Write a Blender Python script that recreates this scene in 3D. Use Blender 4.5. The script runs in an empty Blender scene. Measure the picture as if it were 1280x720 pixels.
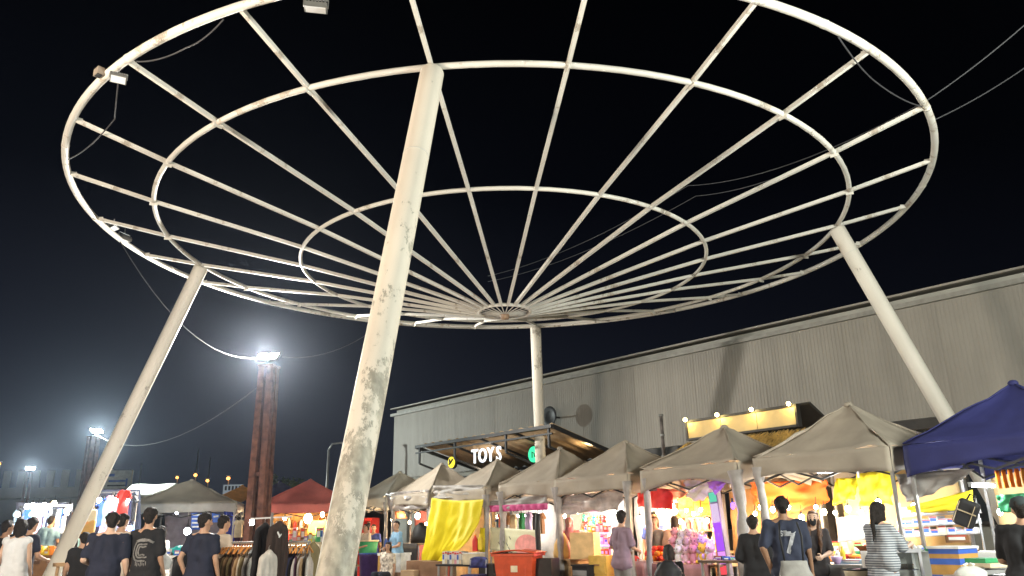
import bpy, bmesh, math, random
from mathutils import Vector, Matrix, noise
from mathutils.bvhtree import BVHTree
random.seed(7)
PI = math.pi
SC = bpy.context.scene
COL = SC.collection

# ------------------------------------------------------------------ camera
FPX, PITCH, ROLL, CZ = 980.0, 0.3008, -0.0185, 1.4
F = Vector((0, math.cos(PITCH), math.sin(PITCH)))
U0 = Vector((0, -math.sin(PITCH), math.cos(PITCH)))
R0 = Vector((1, 0, 0))
RV = R0*math.cos(ROLL) + U0*math.sin(ROLL)
UV = -R0*math.sin(ROLL) + U0*math.cos(ROLL)
CAM = Vector((0, 0, CZ))
cd = bpy.data.cameras.new('camera'); co = bpy.data.objects.new('camera', cd); COL.objects.link(co)
m = Matrix.Identity(4)
for i in range(3):
    m[i][0] = RV[i]; m[i][1] = UV[i]; m[i][2] = -F[i]; m[i][3] = CAM[i]
co.matrix_world = m
cd.sensor_width = 36; cd.lens = FPX/1280*36; cd.clip_start = 0.05; cd.clip_end = 2000
SC.camera = co

# ------------------------------------------------------------------ sky and exposure
W = bpy.data.worlds.new('World'); SC.world = W; W.use_nodes = True
nt = W.node_tree; nt.nodes.clear()
out = nt.nodes.new('ShaderNodeOutputWorld'); bg = nt.nodes.new('ShaderNodeBackground')
tc = nt.nodes.new('ShaderNodeTexCoord'); sep = nt.nodes.new('ShaderNodeSeparateXYZ')
nt.links.new(tc.outputs['Generated'], sep.inputs[0])
rampz = nt.nodes.new('ShaderNodeValToRGB'); nt.links.new(sep.outputs['Z'], rampz.inputs[0])
cr = rampz.color_ramp                                   # city glow low in the sky, near black above
cr.elements[0].position = 0.0; cr.elements[0].color = (0.0185, 0.0215, 0.031, 1)
cr.elements[1].position = 0.62; cr.elements[1].color = (0.0006, 0.0008, 0.0014, 1)
for p_, c_ in ((0.13, (0.0145, 0.0180, 0.0290)), (0.25, (0.0072, 0.0088, 0.0155)), (0.40, (0.0018, 0.0024, 0.0048))):
    e = cr.elements.new(p_); e.color = (*c_, 1)
mx = nt.nodes.new('ShaderNodeMapRange')                 # the glow of the town lies to the left
mx.inputs['From Min'].default_value = -0.75; mx.inputs['From Max'].default_value = 0.55
mx.inputs['To Min'].default_value = 1.02; mx.inputs['To Max'].default_value = 0.30
nt.links.new(sep.outputs['X'], mx.inputs['Value'])
nt.links.new(rampz.outputs[0], bg.inputs['Color']); nt.links.new(mx.outputs[0], bg.inputs['Strength'])
nt.links.new(bg.outputs[0], out.inputs[0])
SC.view_settings.view_transform = 'Standard'; SC.view_settings.look = 'None'
SC.view_settings.gamma = 1.0; SC.view_settings.exposure = 0.0
SC.render.engine = 'CYCLES'
SC.cycles.max_bounces = 6; SC.cycles.diffuse_bounces = 3; SC.cycles.glossy_bounces = 2
SC.cycles.transmission_bounces = 4; SC.cycles.transparent_max_bounces = 6; SC.cycles.volume_bounces = 0
SC.cycles.sample_clamp_indirect = 4.0
SC.cycles.use_denoising = True
SC.cycles.caustics_reflective = False; SC.cycles.caustics_refractive = False

# ------------------------------------------------------------------ helpers: places
def ray(px, py):
    return F + RV*((px-640)/FPX) - UV*((py-360)/FPX)
def at(px, py, y):
    d = ray(px, py); return CAM + d*(y/d.y)
def plane_pt(px, py, D, n):
    d = ray(px, py); return CAM + d*((D - CAM.dot(n))/d.dot(n))
TH = math.radians(53); NR = Vector((math.sin(TH), math.cos(TH), 0)); UR = Vector((-math.cos(TH), math.sin(TH), 0))
TB = math.radians(48.5); NB = Vector((math.sin(TB), math.cos(TB), 0)); UB = Vector((-math.cos(TB), math.sin(TB), 0))
RZR, RZB = -TH, -TB               # local +x runs down the row towards the viewer, local +y points into the stalls
def on(px, py, D): return plane_pt(px, py, D, NR)

# ------------------------------------------------------------------ helpers: materials
MATS = {}
def lin(c):
    return tuple((x/12.92 if x <= .04045 else ((x+.055)/1.055)**2.4) for x in c)
def M(name, rgb, rough=.6, metal=0., vary=.18, scale=6., bump=0., bscale=30., trans=0., spec=.35, coat=0.):
    if name in MATS: return MATS[name]
    mt = bpy.data.materials.new(name); mt.use_nodes = True; n = mt.node_tree; N = n.nodes
    b = N['Principled BSDF']; b.inputs['Roughness'].default_value = rough; b.inputs['Metallic'].default_value = metal
    b.inputs['Specular IOR Level'].default_value = spec
    t = N.new('ShaderNodeTexCoord')
    nz = N.new('ShaderNodeTexNoise'); nz.inputs['Scale'].default_value = scale; nz.inputs['Detail'].default_value = 5
    n.links.new(t.outputs['Object'], nz.inputs['Vector'])
    rp = N.new('ShaderNodeValToRGB'); e = rp.color_ramp.elements
    e[0].position = .3; e[1].position = .7
    e[0].color = (*[max(0, c*(1-vary)) for c in rgb], 1); e[1].color = (*[min(1, c*(1+vary)) for c in rgb], 1)
    n.links.new(nz.outputs['Fac'], rp.inputs[0]); n.links.new(rp.outputs[0], b.inputs['Base Color'])
    if bump:
        n2 = N.new('ShaderNodeTexNoise'); n2.inputs['Scale'].default_value = bscale; n2.inputs['Detail'].default_value = 3
        n.links.new(t.outputs['Object'], n2.inputs['Vector'])
        bp = N.new('ShaderNodeBump'); bp.inputs['Strength'].default_value = bump; bp.inputs['Distance'].default_value = .02
        n.links.new(n2.outputs['Fac'], bp.inputs['Height']); n.links.new(bp.outputs[0], b.inputs['Normal'])
    if trans:
        o = N['Material Output']; tr = N.new('ShaderNodeBsdfTranslucent'); mix = N.new('ShaderNodeMixShader')
        n.links.new(rp.outputs[0], tr.inputs['Color']); mix.inputs[0].default_value = trans
        n.links.new(b.outputs[0], mix.inputs[1]); n.links.new(tr.outputs[0], mix.inputs[2]); n.links.new(mix.outputs[0], o.inputs[0])
    MATS[name] = mt; return mt
def S(name, r, g, b, **k):                       # colour given as the 0-255 values of the surface itself
    return M(name, lin((r/255, g/255, b/255)), **k)
def EM(name, rgb, strength, sample=False):
    if name in MATS: return MATS[name]
    mt = bpy.data.materials.new(name); mt.use_nodes = True; n = mt.node_tree; n.nodes.clear()
    o = n.nodes.new('ShaderNodeOutputMaterial'); e = n.nodes.new('ShaderNodeEmission')
    e.inputs['Color'].default_value = (*rgb, 1); e.inputs['Strength'].default_value = strength
    n.links.new(e.outputs[0], o.inputs[0])
    if not sample: mt.cycles.emission_sampling = 'NONE'
    MATS[name] = mt; return mt
def paint_mat(name, paint, under, amount, scale, wear_low=0., rough=.55):
    """old paint that flakes to the primer below; wear_low: how much more it flakes near the ground"""
    mt = bpy.data.materials.new(name); mt.use_nodes = True; n = mt.node_tree; N = n.nodes; L = n.links
    b = N['Principled BSDF']; b.inputs['Roughness'].default_value = rough; b.inputs['Specular IOR Level'].default_value = .3
    t = N.new('ShaderNodeTexCoord')
    n1 = N.new('ShaderNodeTexNoise'); n1.inputs['Scale'].default_value = scale; n1.inputs['Detail'].default_value = 9; n1.inputs['Roughness'].default_value = .8
    n2 = N.new('ShaderNodeTexNoise'); n2.inputs['Scale'].default_value = scale*.22; n2.inputs['Detail'].default_value = 3
    n3 = N.new('ShaderNodeTexNoise'); n3.inputs['Scale'].default_value = scale*3.5; n3.inputs['Detail'].default_value = 4
    mp = N.new('ShaderNodeMapping'); mp.inputs['Scale'].default_value = (1, 1, .55); L.new(t.outputs['Object'], mp.inputs['Vector'])
    for q in (n1, n2, n3): L.new(mp.outputs[0], q.inputs['Vector'])
    sp = N.new('ShaderNodeSeparateXYZ'); L.new(t.outputs['Object'], sp.inputs[0])
    mr = N.new('ShaderNodeMapRange'); mr.inputs['From Min'].default_value = 0; mr.inputs['From Max'].default_value = 6.5
    mr.inputs['To Min'].default_value = wear_low; mr.inputs['To Max'].default_value = -wear_low*.55; L.new(sp.outputs['Z'], mr.inputs['Value'])
    a1 = N.new('ShaderNodeMath'); a1.operation = 'ADD'; L.new(n1.outputs['Fac'], a1.inputs[0]); L.new(mr.outputs[0], a1.inputs[1])
    a2 = N.new('ShaderNodeMath'); a2.operation = 'MULTIPLY_ADD'; L.new(n2.outputs['Fac'], a2.inputs[0]); a2.inputs[1].default_value = .28; L.new(a1.outputs[0], a2.inputs[2])
    rp = N.new('ShaderNodeValToRGB'); e = rp.color_ramp.elements; th = .815 - amount
    e[0].position = max(0, th-.012); e[0].color = (0, 0, 0, 1); e[1].position = min(1, th+.012); e[1].color = (1, 1, 1, 1)
    L.new(a2.outputs[0], rp.inputs[0])
    r1 = N.new('ShaderNodeValToRGB'); e = r1.color_ramp.elements
    e[0].position = .32; e[1].position = .66
    e[0].color = (*[c*.80 for c in paint], 1); e[1].color = (*[min(1, c*1.06) for c in paint], 1); L.new(n2.outputs['Fac'], r1.inputs[0])
    r2 = N.new('ShaderNodeValToRGB'); e = r2.color_ramp.elements
    e[0].position = .35; e[1].position = .65
    e[0].color = (*[c*.7 for c in under], 1); e[1].color = (*[c*1.2 for c in under], 1); L.new(n3.outputs['Fac'], r2.inputs[0])
    mixc = N.new('ShaderNodeMix'); mixc.data_type = 'RGBA'
    L.new(rp.outputs[0], mixc.inputs['Factor']); L.new(r1.outputs[0], mixc.inputs['A']); L.new(r2.outputs[0], mixc.inputs['B'])
    L.new(mixc.outputs['Result'], b.inputs['Base Color'])
    bp = N.new('ShaderNodeBump'); bp.inputs['Strength'].default_value = .5; bp.inputs['Distance'].default_value = .006; bp.invert = True
    L.new(rp.outputs[0], bp.inputs['Height']); L.new(bp.outputs[0], b.inputs['Normal'])
    return mt

# ------------------------------------------------------------------ helpers: meshes
class MB:
    def __init__(s): s.v = []; s.f = []
    def add(s, vs, fs, mt=None):
        o = len(s.v)
        s.v += [tuple(mt @ Vector(v)) if mt is not None else tuple(v) for v in vs]
        s.f += [tuple(i+o for i in f) for f in fs]; return s
    def box(s, c, d, rz=0, rx=0, ry=0):
        x, y, z = d[0]/2, d[1]/2, d[2]/2
        vs = [(i, j, k) for k in (-z, z) for j in (-y, y) for i in (-x, x)]
        fs = [(0, 2, 3, 1), (4, 5, 7, 6), (0, 1, 5, 4), (2, 6, 7, 3), (0, 4, 6, 2), (1, 3, 7, 5)]
        mt = Matrix.Translation(c) @ Matrix.Rotation(rz, 4, 'Z') @ Matrix.Rotation(ry, 4, 'Y') @ Matrix.Rotation(rx, 4, 'X')
        return s.add(vs, fs, mt)
    def bar(s, a, b, w, h=None, up=(0, 0, 1)):
        a, b = Vector(a), Vector(b); h = h or w; d = (b-a); L = d.length; d.normalize(); up = Vector(up)
        if abs(d.dot(up)) > .98: up = Vector((1, 0, 0))
        x = d.cross(up).normalized(); y = x.cross(d).normalized()
        vs = [p + x*i*w/2 + y*j*h/2 for p in (a, b) for i, j in ((-1, -1), (1, -1), (1, 1), (-1, 1))]
        return s.add(vs, [(3, 2, 1, 0), (4, 5, 6, 7), (0, 1, 5, 4), (1, 2, 6, 5), (2, 3, 7, 6), (3, 0, 4, 7)])
    def tube(s, pts, r, n=8, closed=False, sx=1.):
        pts = [Vector(p) for p in pts]; k = len(pts); rs = r if isinstance(r, (list, tuple)) else [r]*k
        vs = []; px = None
        for i, p in enumerate(pts):
            if closed: d = pts[(i+1) % k]-pts[i-1]
            else: d = pts[min(i+1, k-1)]-pts[max(i-1, 0)]
            d.normalize()
            if px is None:
                up = Vector((0, 0, 1)) if abs(d.z) < .95 else Vector((0, 1, 0)); px = d.cross(up).normalized()
            else:
                px = (px - d*px.dot(d)).normalized()
            py = d.cross(px)
            for j in range(n):
                a = 2*PI*j/n; vs.append(p + px*math.cos(a)*rs[i]*sx + py*math.sin(a)*rs[i])
        fs = []
        for i in range(k if closed else k-1):
            for j in range(n):
                i2 = (i+1) % k; fs.append((i*n+j, i*n+(j+1) % n, i2*n+(j+1) % n, i2*n+j))
        if not closed: fs += [tuple(range(n))[::-1], tuple((k-1)*n+j for j in range(n))]
        return s.add(vs, fs)
    def ball(s, c, r, n=10, m=7, mt=None, wob=0., seed=0):
        if not isinstance(r, (list, tuple)): r = (r, r, r)
        vs = []; fs = []
        for i in range(1, m):
            t = PI*i/m
            for j in range(n):
                a = 2*PI*j/n; vs.append((math.sin(t)*math.cos(a), math.sin(t)*math.sin(a), math.cos(t)))
        vs += [(0, 0, 1), (0, 0, -1)]
        for i in range(m-2):
            for j in range(n): fs.append((i*n+j, (i+1)*n+j, (i+1)*n+(j+1) % n, i*n+(j+1) % n))
        T, B = len(vs)-2, len(vs)-1
        for j in range(n): fs.append((T, j, (j+1) % n)); fs.append((B, (m-2)*n+(j+1) % n, (m-2)*n+j))
        o = []
        for v in vs:
            k = 1 + (wob*noise.noise(Vector(v)*2.2+Vector((seed, seed*.7, 0))) if wob else 0)
            o.append((c[0]+v[0]*r[0]*k, c[1]+v[1]*r[1]*k, c[2]+v[2]*r[2]*k))
        return s.add(o, fs, mt)
    def lathe(s, prof, n=14, c=(0, 0, 0)):
        vs = []; fs = []; k = len(prof)
        for r, z in prof:
            for j in range(n):
                a = 2*PI*j/n; vs.append((c[0]+r*math.cos(a), c[1]+r*math.sin(a), c[2]+z))
        for i in range(k-1):
            for j in range(n): fs.append((i*n+j, i*n+(j+1) % n, (i+1)*n+(j+1) % n, (i+1)*n+j))
        fs += [tuple(range(n))[::-1], tuple((k-1)*n+j for j in range(n))]
        return s.add(vs, fs)
    def cap(s, a, b, r0, r1, n=10):
        """rounded cone between two joints"""
        a, b = Vector(a), Vector(b); d = b-a; L = d.length
        d = d.normalized() if L > 1e-6 else Vector((0, 0, 1))
        pts = []; rs = []
        for t in (85, 55, 25): pts.append(a-d*r0*math.sin(math.radians(t))); rs.append(r0*math.cos(math.radians(t)))
        pts += [a, b] if L > 1e-6 else [a]; rs += [r0, r1] if L > 1e-6 else [r0]
        for t in (25, 55, 85): pts.append(b+d*r1*math.sin(math.radians(t))); rs.append(r1*math.cos(math.radians(t)))
        return s.tube(pts, rs, n)
    def sheet(s, fn, nu, nv, th=.006):
        """cloth or tarp: fn(s,t) gives points; two faces th apart and closed rims"""
        P = [[Vector(fn(i/nu, j/nv)) for i in range(nu+1)] for j in range(nv+1)]
        vs = []; fs = []
        for j in range(nv+1):
            for i in range(nu+1):
                a = P[j][min(i+1, nu)]-P[j][max(i-1, 0)]; b = P[min(j+1, nv)][i]-P[max(j-1, 0)][i]
                nn = a.cross(b); nn = nn.normalized() if nn.length > 1e-9 else Vector((0, 0, 1))
                vs += [P[j][i]+nn*th/2, P[j][i]-nn*th/2]
        q = lambda i, j, k: 2*(j*(nu+1)+i)+k
        for j in range(nv):
            for i in range(nu):
                fs.append((q(i, j, 0), q(i+1, j, 0), q(i+1, j+1, 0), q(i, j+1, 0)))
                fs.append((q(i, j+1, 1), q(i+1, j+1, 1), q(i+1, j, 1), q(i, j, 1)))
        for i in range(nu):
            fs.append((q(i, 0, 1), q(i+1, 0, 1), q(i+1, 0, 0), q(i, 0, 0))); fs.append((q(i, nv, 0), q(i+1, nv, 0), q(i+1, nv, 1), q(i, nv, 1)))
        for j in range(nv):
            fs.append((q(0, j, 0), q(0, j+1, 0), q(0, j+1, 1), q(0, j, 1))); fs.append((q(nu, j, 1), q(nu, j+1, 1), q(nu, j+1, 0), q(nu, j, 0)))
        return s.add(vs, fs)
    def mesh(s, name, mt, smooth=False):
        me = bpy.data.meshes.new(name); me.from_pydata(s.v, [], s.f); me.validate(); me.update()
        if smooth: me.polygons.foreach_set('use_smooth', [True]*len(me.polygons))
        if mt: me.materials.append(mt)
        return me
    def build(s, name, mt, parent=None, smooth=False, loc=None):
        o = bpy.data.objects.new(name, s.mesh(name, mt, smooth)); COL.objects.link(o)
        if parent: o.parent = parent
        if loc is not None: o.location = loc
        return o
def smooth_by_angle(o, deg=40):
    me = o.data; bm = bmesh.new(); bm.from_mesh(me)
    bmesh.ops.recalc_face_normals(bm, faces=bm.faces)
    for f in bm.faces: f.smooth = True
    for e in bm.edges: e.smooth = not (len(e.link_faces) == 2 and e.calc_face_angle(0) > math.radians(deg))
    bm.to_mesh(me); bm.free(); return o
def tag(o, label, cat, group=None):
    o['label'] = label; o['category'] = cat
    if group: o['group'] = group
    return o
def thing(name, label, cat, loc=(0, 0, 0), rz=0, group=None):
    o = bpy.data.objects.new(name, None); COL.objects.link(o); o.location = loc; o.rotation_euler = (0, 0, rz)
    o.empty_display_size = .2
    return tag(o, label, cat, group)
def kind(o, k): o['kind'] = k; return o
def lamp(name, loc, power, rgb, radius=.05, parent=None, spot=None, aim=None):
    d = bpy.data.lights.new(name, 'SPOT' if spot else 'POINT'); d.energy = power; d.color = rgb; d.shadow_soft_size = radius
    if spot: d.spot_size = math.radians(spot); d.spot_blend = .5
    o = bpy.data.objects.new(name, d); COL.objects.link(o); o.location = loc
    if aim is not None: o.rotation_euler = (Vector(aim)-Vector(loc)).to_track_quat('-Z', 'Y').to_euler()
    if parent: o.parent = parent
    return o
def dup(root, loc=None, rz=None, label=None, group=None):
    r = root.copy(); COL.objects.link(r)
    if loc is not None: r.location = loc
    if rz is not None: r.rotation_euler = (0, 0, rz)
    if label: r['label'] = label
    if group: r['group'] = group
    for ch in list(root.children):
        c = ch.copy(); COL.objects.link(c); c.parent = r
        for g in list(ch.children):
            d = g.copy(); COL.objects.link(d); d.parent = c
    return r
def wob(p, sc, amp, seed=0.): return noise.noise(Vector(p)*sc + Vector((seed, seed*1.3, seed*.7)))*amp
WORK = bpy.data.scenes.new('work')       # an empty side scene, so that only the one mesh is evaluated
def remesh(mb, name, mt, voxel, parent=None, disp=0., dscale=8., smooth_it=1):
    me = mb.mesh(name, None); o = bpy.data.objects.new(name, me); WORK.collection.objects.link(o)
    r = o.modifiers.new('r', 'REMESH'); r.mode = 'VOXEL'; r.voxel_size = voxel; r.use_smooth_shade = True
    if smooth_it:
        sm = o.modifiers.new('s', 'SMOOTH'); sm.iterations = smooth_it; sm.factor = .5
    with bpy.context.temp_override(scene=WORK, view_layer=WORK.view_layers[0]):
        dg = bpy.context.evaluated_depsgraph_get(); ev = o.evaluated_get(dg)
        me2 = bpy.data.meshes.new_from_object(ev, depsgraph=dg)
    o.modifiers.clear(); o.data = me2; bpy.data.meshes.remove(me)
    me2.name = name; WORK.collection.objects.unlink(o); COL.objects.link(o)
    if disp:
        for v in me2.vertices:
            c = v.co; k = noise.noise(Vector((c.x*dscale, c.y*dscale, c.z*dscale*.55)))*disp + noise.noise(Vector((c.x*dscale*2.3, c.y*dscale*2.3, c.z*dscale*1.6)))*disp*.5
            v.co = c + v.normal*k
    me2.materials.clear(); me2.materials.append(mt)
    if parent: o.parent = parent
    return o
def join_into(o, mb):
    """append loose extra geometry (fingers, eyelids) to an object's own mesh"""
    bm = bmesh.new(); bm.from_mesh(o.data); vs = [bm.verts.new(v) for v in mb.v]
    for f in mb.f:
        try: q = bm.faces.new([vs[i] for i in f]); q.smooth = True
        except ValueError: pass
    bm.to_mesh(o.data); bm.free()
def text_mb(body, size, depth, bold=0.):
    c = bpy.data.curves.new('t', 'FONT'); c.body = body; c.size = size; c.extrude = depth; c.offset = bold
    c.align_x = 'CENTER'; c.align_y = 'CENTER'; c.resolution_u = 3
    o = bpy.data.objects.new('t', c); COL.objects.link(o); dg = bpy.context.evaluated_depsgraph_get()
    me = bpy.data.meshes.new_from_object(o.evaluated_get(dg)); mb = MB()
    mb.add([v.co.copy() for v in me.vertices], [tuple(p.vertices) for p in me.polygons])
    bpy.data.objects.remove(o); bpy.data.curves.remove(c); bpy.data.meshes.remove(me); return mb
def wp(mb, name, mt, root, smooth=False):
    """a part whose shape is given in world coordinates, hung under its thing"""
    o = mb.build(name, mt, None, smooth); o.parent = root
    rm = Matrix.Translation(root.location) @ root.rotation_euler.to_matrix().to_4x4()
    o.matrix_parent_inverse = rm.inverted(); return o

# ------------------------------------------------------------------ ground
gm = M('asphalt', (.05, .049, .047), rough=.85, vary=.35, scale=1.2, bump=.4, bscale=60)
kind(MB().sheet(lambda s, t: (-400+800*s, -300+900*t, -.05), 2, 2, .02).build('ground', gm), 'structure')
pm = M('concrete_paving', (.23, .22, .20), rough=.8, vary=.2, scale=.8, bump=.2, bscale=40)
kind(MB().sheet(lambda s, t: (-45+75*s, -14+72*t, -.016), 2, 2, .03).build('plaza_pavement', pm), 'structure')
kind(MB().box((-7.6, 22, .045), (75, .3, .14), rz=RZB).build('kerb', pm), 'structure') if False else None

# ------------------------------------------------------------------ the steel wheel on four columns
CX, CY = -.1532, 15.24
ring_paint = paint_mat('cream_paint', (.71, .685, .62), (.50, .44, .36), .09, 2.6)
col_paint = paint_mat('flaking_column_paint', (.70, .645, .55), (.40, .375, .31), .088, 4.2, wear_low=.21)
col_paint2 = paint_mat('column_paint', (.68, .64, .56), (.42, .38, .32), .07, 3.0, wear_low=.05)
wheel = thing('canopy_frame', 'huge cream steel wheel of rings and spokes raised on four leaning columns', 'steel canopy', (CX, CY, 0))
HO, HM, HI, HH = 7.36, 7.04, 6.504, 5.63
RO, RM_, RI, RH = 8.0, 6.627, 4.04, .52
def ring(name, r, z, th, n, sides=12):
    return MB().tube([(r*math.cos(2*PI*i/n), r*math.sin(2*PI*i/n), z) for i in range(n)], th, sides, closed=True).build(name, ring_paint, wheel, True)
ring('outer_ring', RO, HO, .056, 160); ring('middle_ring', RM_, HM, .042, 128); ring('inner_ring', RI, HI, .035, 96)
ring('hub_ring', RH, HH, .036, 40, 8)
weld = MB()
for k in range(16):                                     # collars where the bent tubes of the rim were joined
    a = 2*PI*(k+.37)/16; p = Vector((RO*math.cos(a), RO*math.sin(a), HO)); d = Vector((-math.sin(a), math.cos(a), 0))
    weld.tube([p-d*.03, p+d*.03], .060, 12)
weld.build('weld_collar', ring_paint, wheel, True)['kind'] = 'stuff'
sp_mb = MB().bar((RH-.02, 0, HH+.0), (RO, 0, HO), .066, .075)
# spokes follow the shallow bowl: hub ring, inner ring, middle ring, rim
sp_mb = MB()
for (ra, za), (rb, zb) in (((RH, HH), (RI, HI)), ((RI-.01, HI-.002), (RM_, HM)), ((RM_-.01, HM-.002), (RO, HO))):
    sp_mb.bar((ra, 0, za), (rb, 0, zb), .052, .060)
spoke_me = sp_mb.mesh('spoke', ring_paint)
rod_me = MB().tube([(.09, 0, HH-.06), (RH, 0, HH)], .011, 6).mesh('rod', ring_paint)
for k in range(24):
    a = .1389+2*PI*k/24
    o = bpy.data.objects.new('spoke', spoke_me); COL.objects.link(o); o.parent = wheel; o.rotation_euler = (0, 0, a)
    o = bpy.data.objects.new('rod', rod_me); COL.objects.link(o); o.parent = wheel; o.rotation_euler = (0, 0, a+.001)
g_out = MB().box((RO-.085, 0, HO-.004), (.09, .012, .075)).mesh('gusset_plate', ring_paint); g_mid = MB().box((RM_, 0, HM-.052), (.13, .014, .05)).mesh('gusset_plate', ring_paint)
for k in range(24):
    for me_ in (g_out, g_mid):
        o = bpy.data.objects.new('gusset_plate', me_); COL.objects.link(o); o.parent = wheel; o.rotation_euler = (0, 0, .1389+2*PI*k/24)
MB().lathe([(.02, -.10), (.085, -.09), (.09, .02), (.04, .05)], 16).build('hub_plate', M('rusty_steel', (.30, .20, .13), vary=.4, scale=14), wheel, True, (0, 0, HH-.06))
col_specs = [(263, (-1.56, 6.31)), (173, (-9.47, 16.42)), (353, (8.985, 14.08)), (83, (.80, 24.2))]
for a, (bx_, by_) in col_specs:
    A = math.radians(a); top = Vector((RM_*math.cos(A), RM_*math.sin(A), HM-.09)); bot = Vector((bx_-CX, by_-CY, -.02))
    mb = MB(); n = 22; pts = [bot.lerp(top, i/n) for i in range(n+1)]; d = (top-bot).normalized()
    rs = [.15]*(n+1)
    pts += [top+d*.03, top+d*.05]; rs += [.135, .09]
    mb.tube(pts, rs, 28)
    c = mb.build('column', col_paint if a == 263 else col_paint2, wheel, True)
    if a == 263: c['label'] = 'nearest leaning column with flaking paint over grey primer'
    fl = MB(); fl.lathe([(.3, 0), (.3, .025), (.17, .03), (.16, .12)], 24, (bot.x, bot.y, 0)); fl.build('base_plate', col_paint2, c, True)
    sd = MB(); sd.tube([top+d*.02, top+d*.10], .05, 10)
    sd.build('bracket', ring_paint, c, True)
    for q in ((.80,) if a == 263 else (.93,)):
        p = bot.lerp(top, q)
        MB().tube([p-d*.008, p+d*.008], .1515, 28).build('weld_seam', ring_paint, c, True)

# ------------------------------------------------------------------ fixtures on the rim
grey_steel = M('galvanised_steel', (.33, .33, .32), rough=.45, metal=.5, vary=.15)
black_pl = S('black_plastic', 38, 38, 40, rough=.5)
glass_face = M('lamp_glass', (.75, .77, .78), rough=.12, vary=.05, spec=.8)
def rim_flood(loc, rz, tilt, label, sc=1.):
    t = thing('flood_light', label, 'floodlight', loc, rz, 'unlit floodlights on the steel rim')
    mb = MB(); mb.bar((0, 0, 0), (0, 0, -.14), .03, .012); mb.bar((-.17, 0, -.14), (.17, 0, -.14), .03, .012)
    mb.bar((-.17, 0, -.14), (-.17, 0, -.27), .03, .012); mb.bar((.17, 0, -.14), (.17, 0, -.27), .03, .012); mb.build('bracket', grey_steel, t)
    mt = Matrix.Translation((0, 0, -.27)) @ Matrix.Rotation(tilt, 4, 'X')
    h = MB(); b = MB().box((0, 0, 0), (.32, .22, .07)); h.add(b.v, b.f, mt)
    for i in range(7):
        b = MB().box((-.14+.045*i, 0, .055), (.012, .2, .05)); h.add(b.v, b.f, mt)
    h.build('housing', S('dark_grey_steel', 105, 105, 102, rough=.5), t)
    g = MB(); b = MB().box((0, 0, -.038), (.28, .18, .012)); g.add(b.v, b.f, mt); g.build('glass', glass_face, t)
    t.scale = (sc, sc, sc); return t
def rimpt(a, r=RO, z=HO): a = math.radians(a); return (CX+r*math.cos(a), CY+r*math.sin(a), z)
rim_flood(rimpt(231.5, 7.98, HO-.02), .5, -.35, 'unlit floodlight under the upper left of the steel rim', .62)
rim_flood(rimpt(255.3, 7.95, HO-.02), .2, .2, 'unlit floodlight at the very top edge of the picture', .8)
rim_flood(rimpt(179.0, 7.98, HO+.28), 1.2, .3, 'small floodlight on the left rim next to its twin, lower of the two', .8)
rim_flood(rimpt(182.5, 7.98, HO+.30), 1.6, -.5, 'small floodlight on the left rim next to its twin, upper of the two', .7)
t = thing('loudspeaker', 'small beige box loudspeaker strapped outside the upper left rim', 'loudspeaker', rimpt(229, 8.10, HO), math.radians(229)); t.scale = (.55, .55, .55)
MB().box((0, 0, 0), (.16, .26, .18)).build('housing', M('beige_plastic', (.36, .30, .24), rough=.5), t)
MB().box((0, 0, -.095), (.12, .2, .012)).build('grille', black_pl, t)

# ------------------------------------------------------------------ lamp posts
rust = M('red_brown_steel', (.13, .052, .033), rough=.85, vary=.5, scale=5, bump=.15, bscale=30)
flood_em = EM('floodlight_glow', (1., .97, .90), 160)
flood_em2 = EM('floodlight_glow_cool', (.86, 1., .95), 160)
flood_warm = EM('floodlight_glow_warm', (1., .70, .42), 60)
def lamp_post(x, y, label, power, rgb, face, em, H=6.3, aim=None):
    t = thing('lamp_post', label, 'lamp post', (x, y, 0), face, 'red brown floodlight posts')
    for i, j in ((-1, -1), (1, -1), (1, 1), (-1, 1)):
        MB().bar((i*.18, j*.18, 0), (i*.125, j*.125, H-.35), .17, .17).build('post', rust, t)
    for z in (.5, 3.0, 5.6):
        w = .205-.05*z/H
        MB().box((0, 0, z), (2*w, 2*w, .10)).build('tie_plate', rust, t)
    MB().box((0, 0, H-.32), (.46, .46, .05)).build('top_plate', rust, t)
    for i, (dx, a) in enumerate(((-.15, .25), (.17, -.2))):
        mt = Matrix.Translation((dx, -.12, H-.05)) @ Matrix.Rotation(a, 4, 'Z') @ Matrix.Rotation(math.radians(-38), 4, 'X')
        h = MB(); b = MB().box((0, .05, 0), (.27, .10, .24)); h.add(b.v, b.f, mt)
        hd = h.build('flood_head', black_pl, t)
        g = MB(); b = MB().box((0, -.008, 0), (.24, .01, .21)); g.add(b.v, b.f, mt); g.build('lit_glass', em, hd)
    if power:
        d = Matrix.Rotation(face, 3, 'Z') @ Vector((0, -1, 0))
        q = Vector((x+d.x*.32, y+d.y*.32, H-.10)); lamp('floodlight', q, power, rgb, .9 if aim else .14, None, 170 if aim else 128, aim or q+d+Vector((-.25, 0, -.40)))
    return t
lamp_post(-6.92, 21.84, 'red brown post bundle with a glaring floodlight, nearest of the lamp posts in view', 11000, (1, .96, .88), -.15, flood_em)
lamp('floodlight', (-6.3, 21.2, 6.1), 2600, (1, .95, .86), .14, None, 105, (6, 17, 1.5))      # extra spot added at this post to brighten the row of stalls
lamp_post(-19.8, 37.2, 'middle red brown lamp post, its greenish floodlight just left of the leaning column', 9000, (.9, 1, .95), 1.0, flood_em2)
lamp_post(-34.4, 56.7, 'farthest lamp post with a white floodlight at the far left', 8000, (.92, 1, .96), .5, flood_em2)
lamp_post(8.4, 3.2, 'red brown lamp post of the plaza standing right of the viewer', 6200, (.97, 1., .90), -1.0, flood_em2, H=4.5, aim=(0, 15, 5.5))
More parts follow.
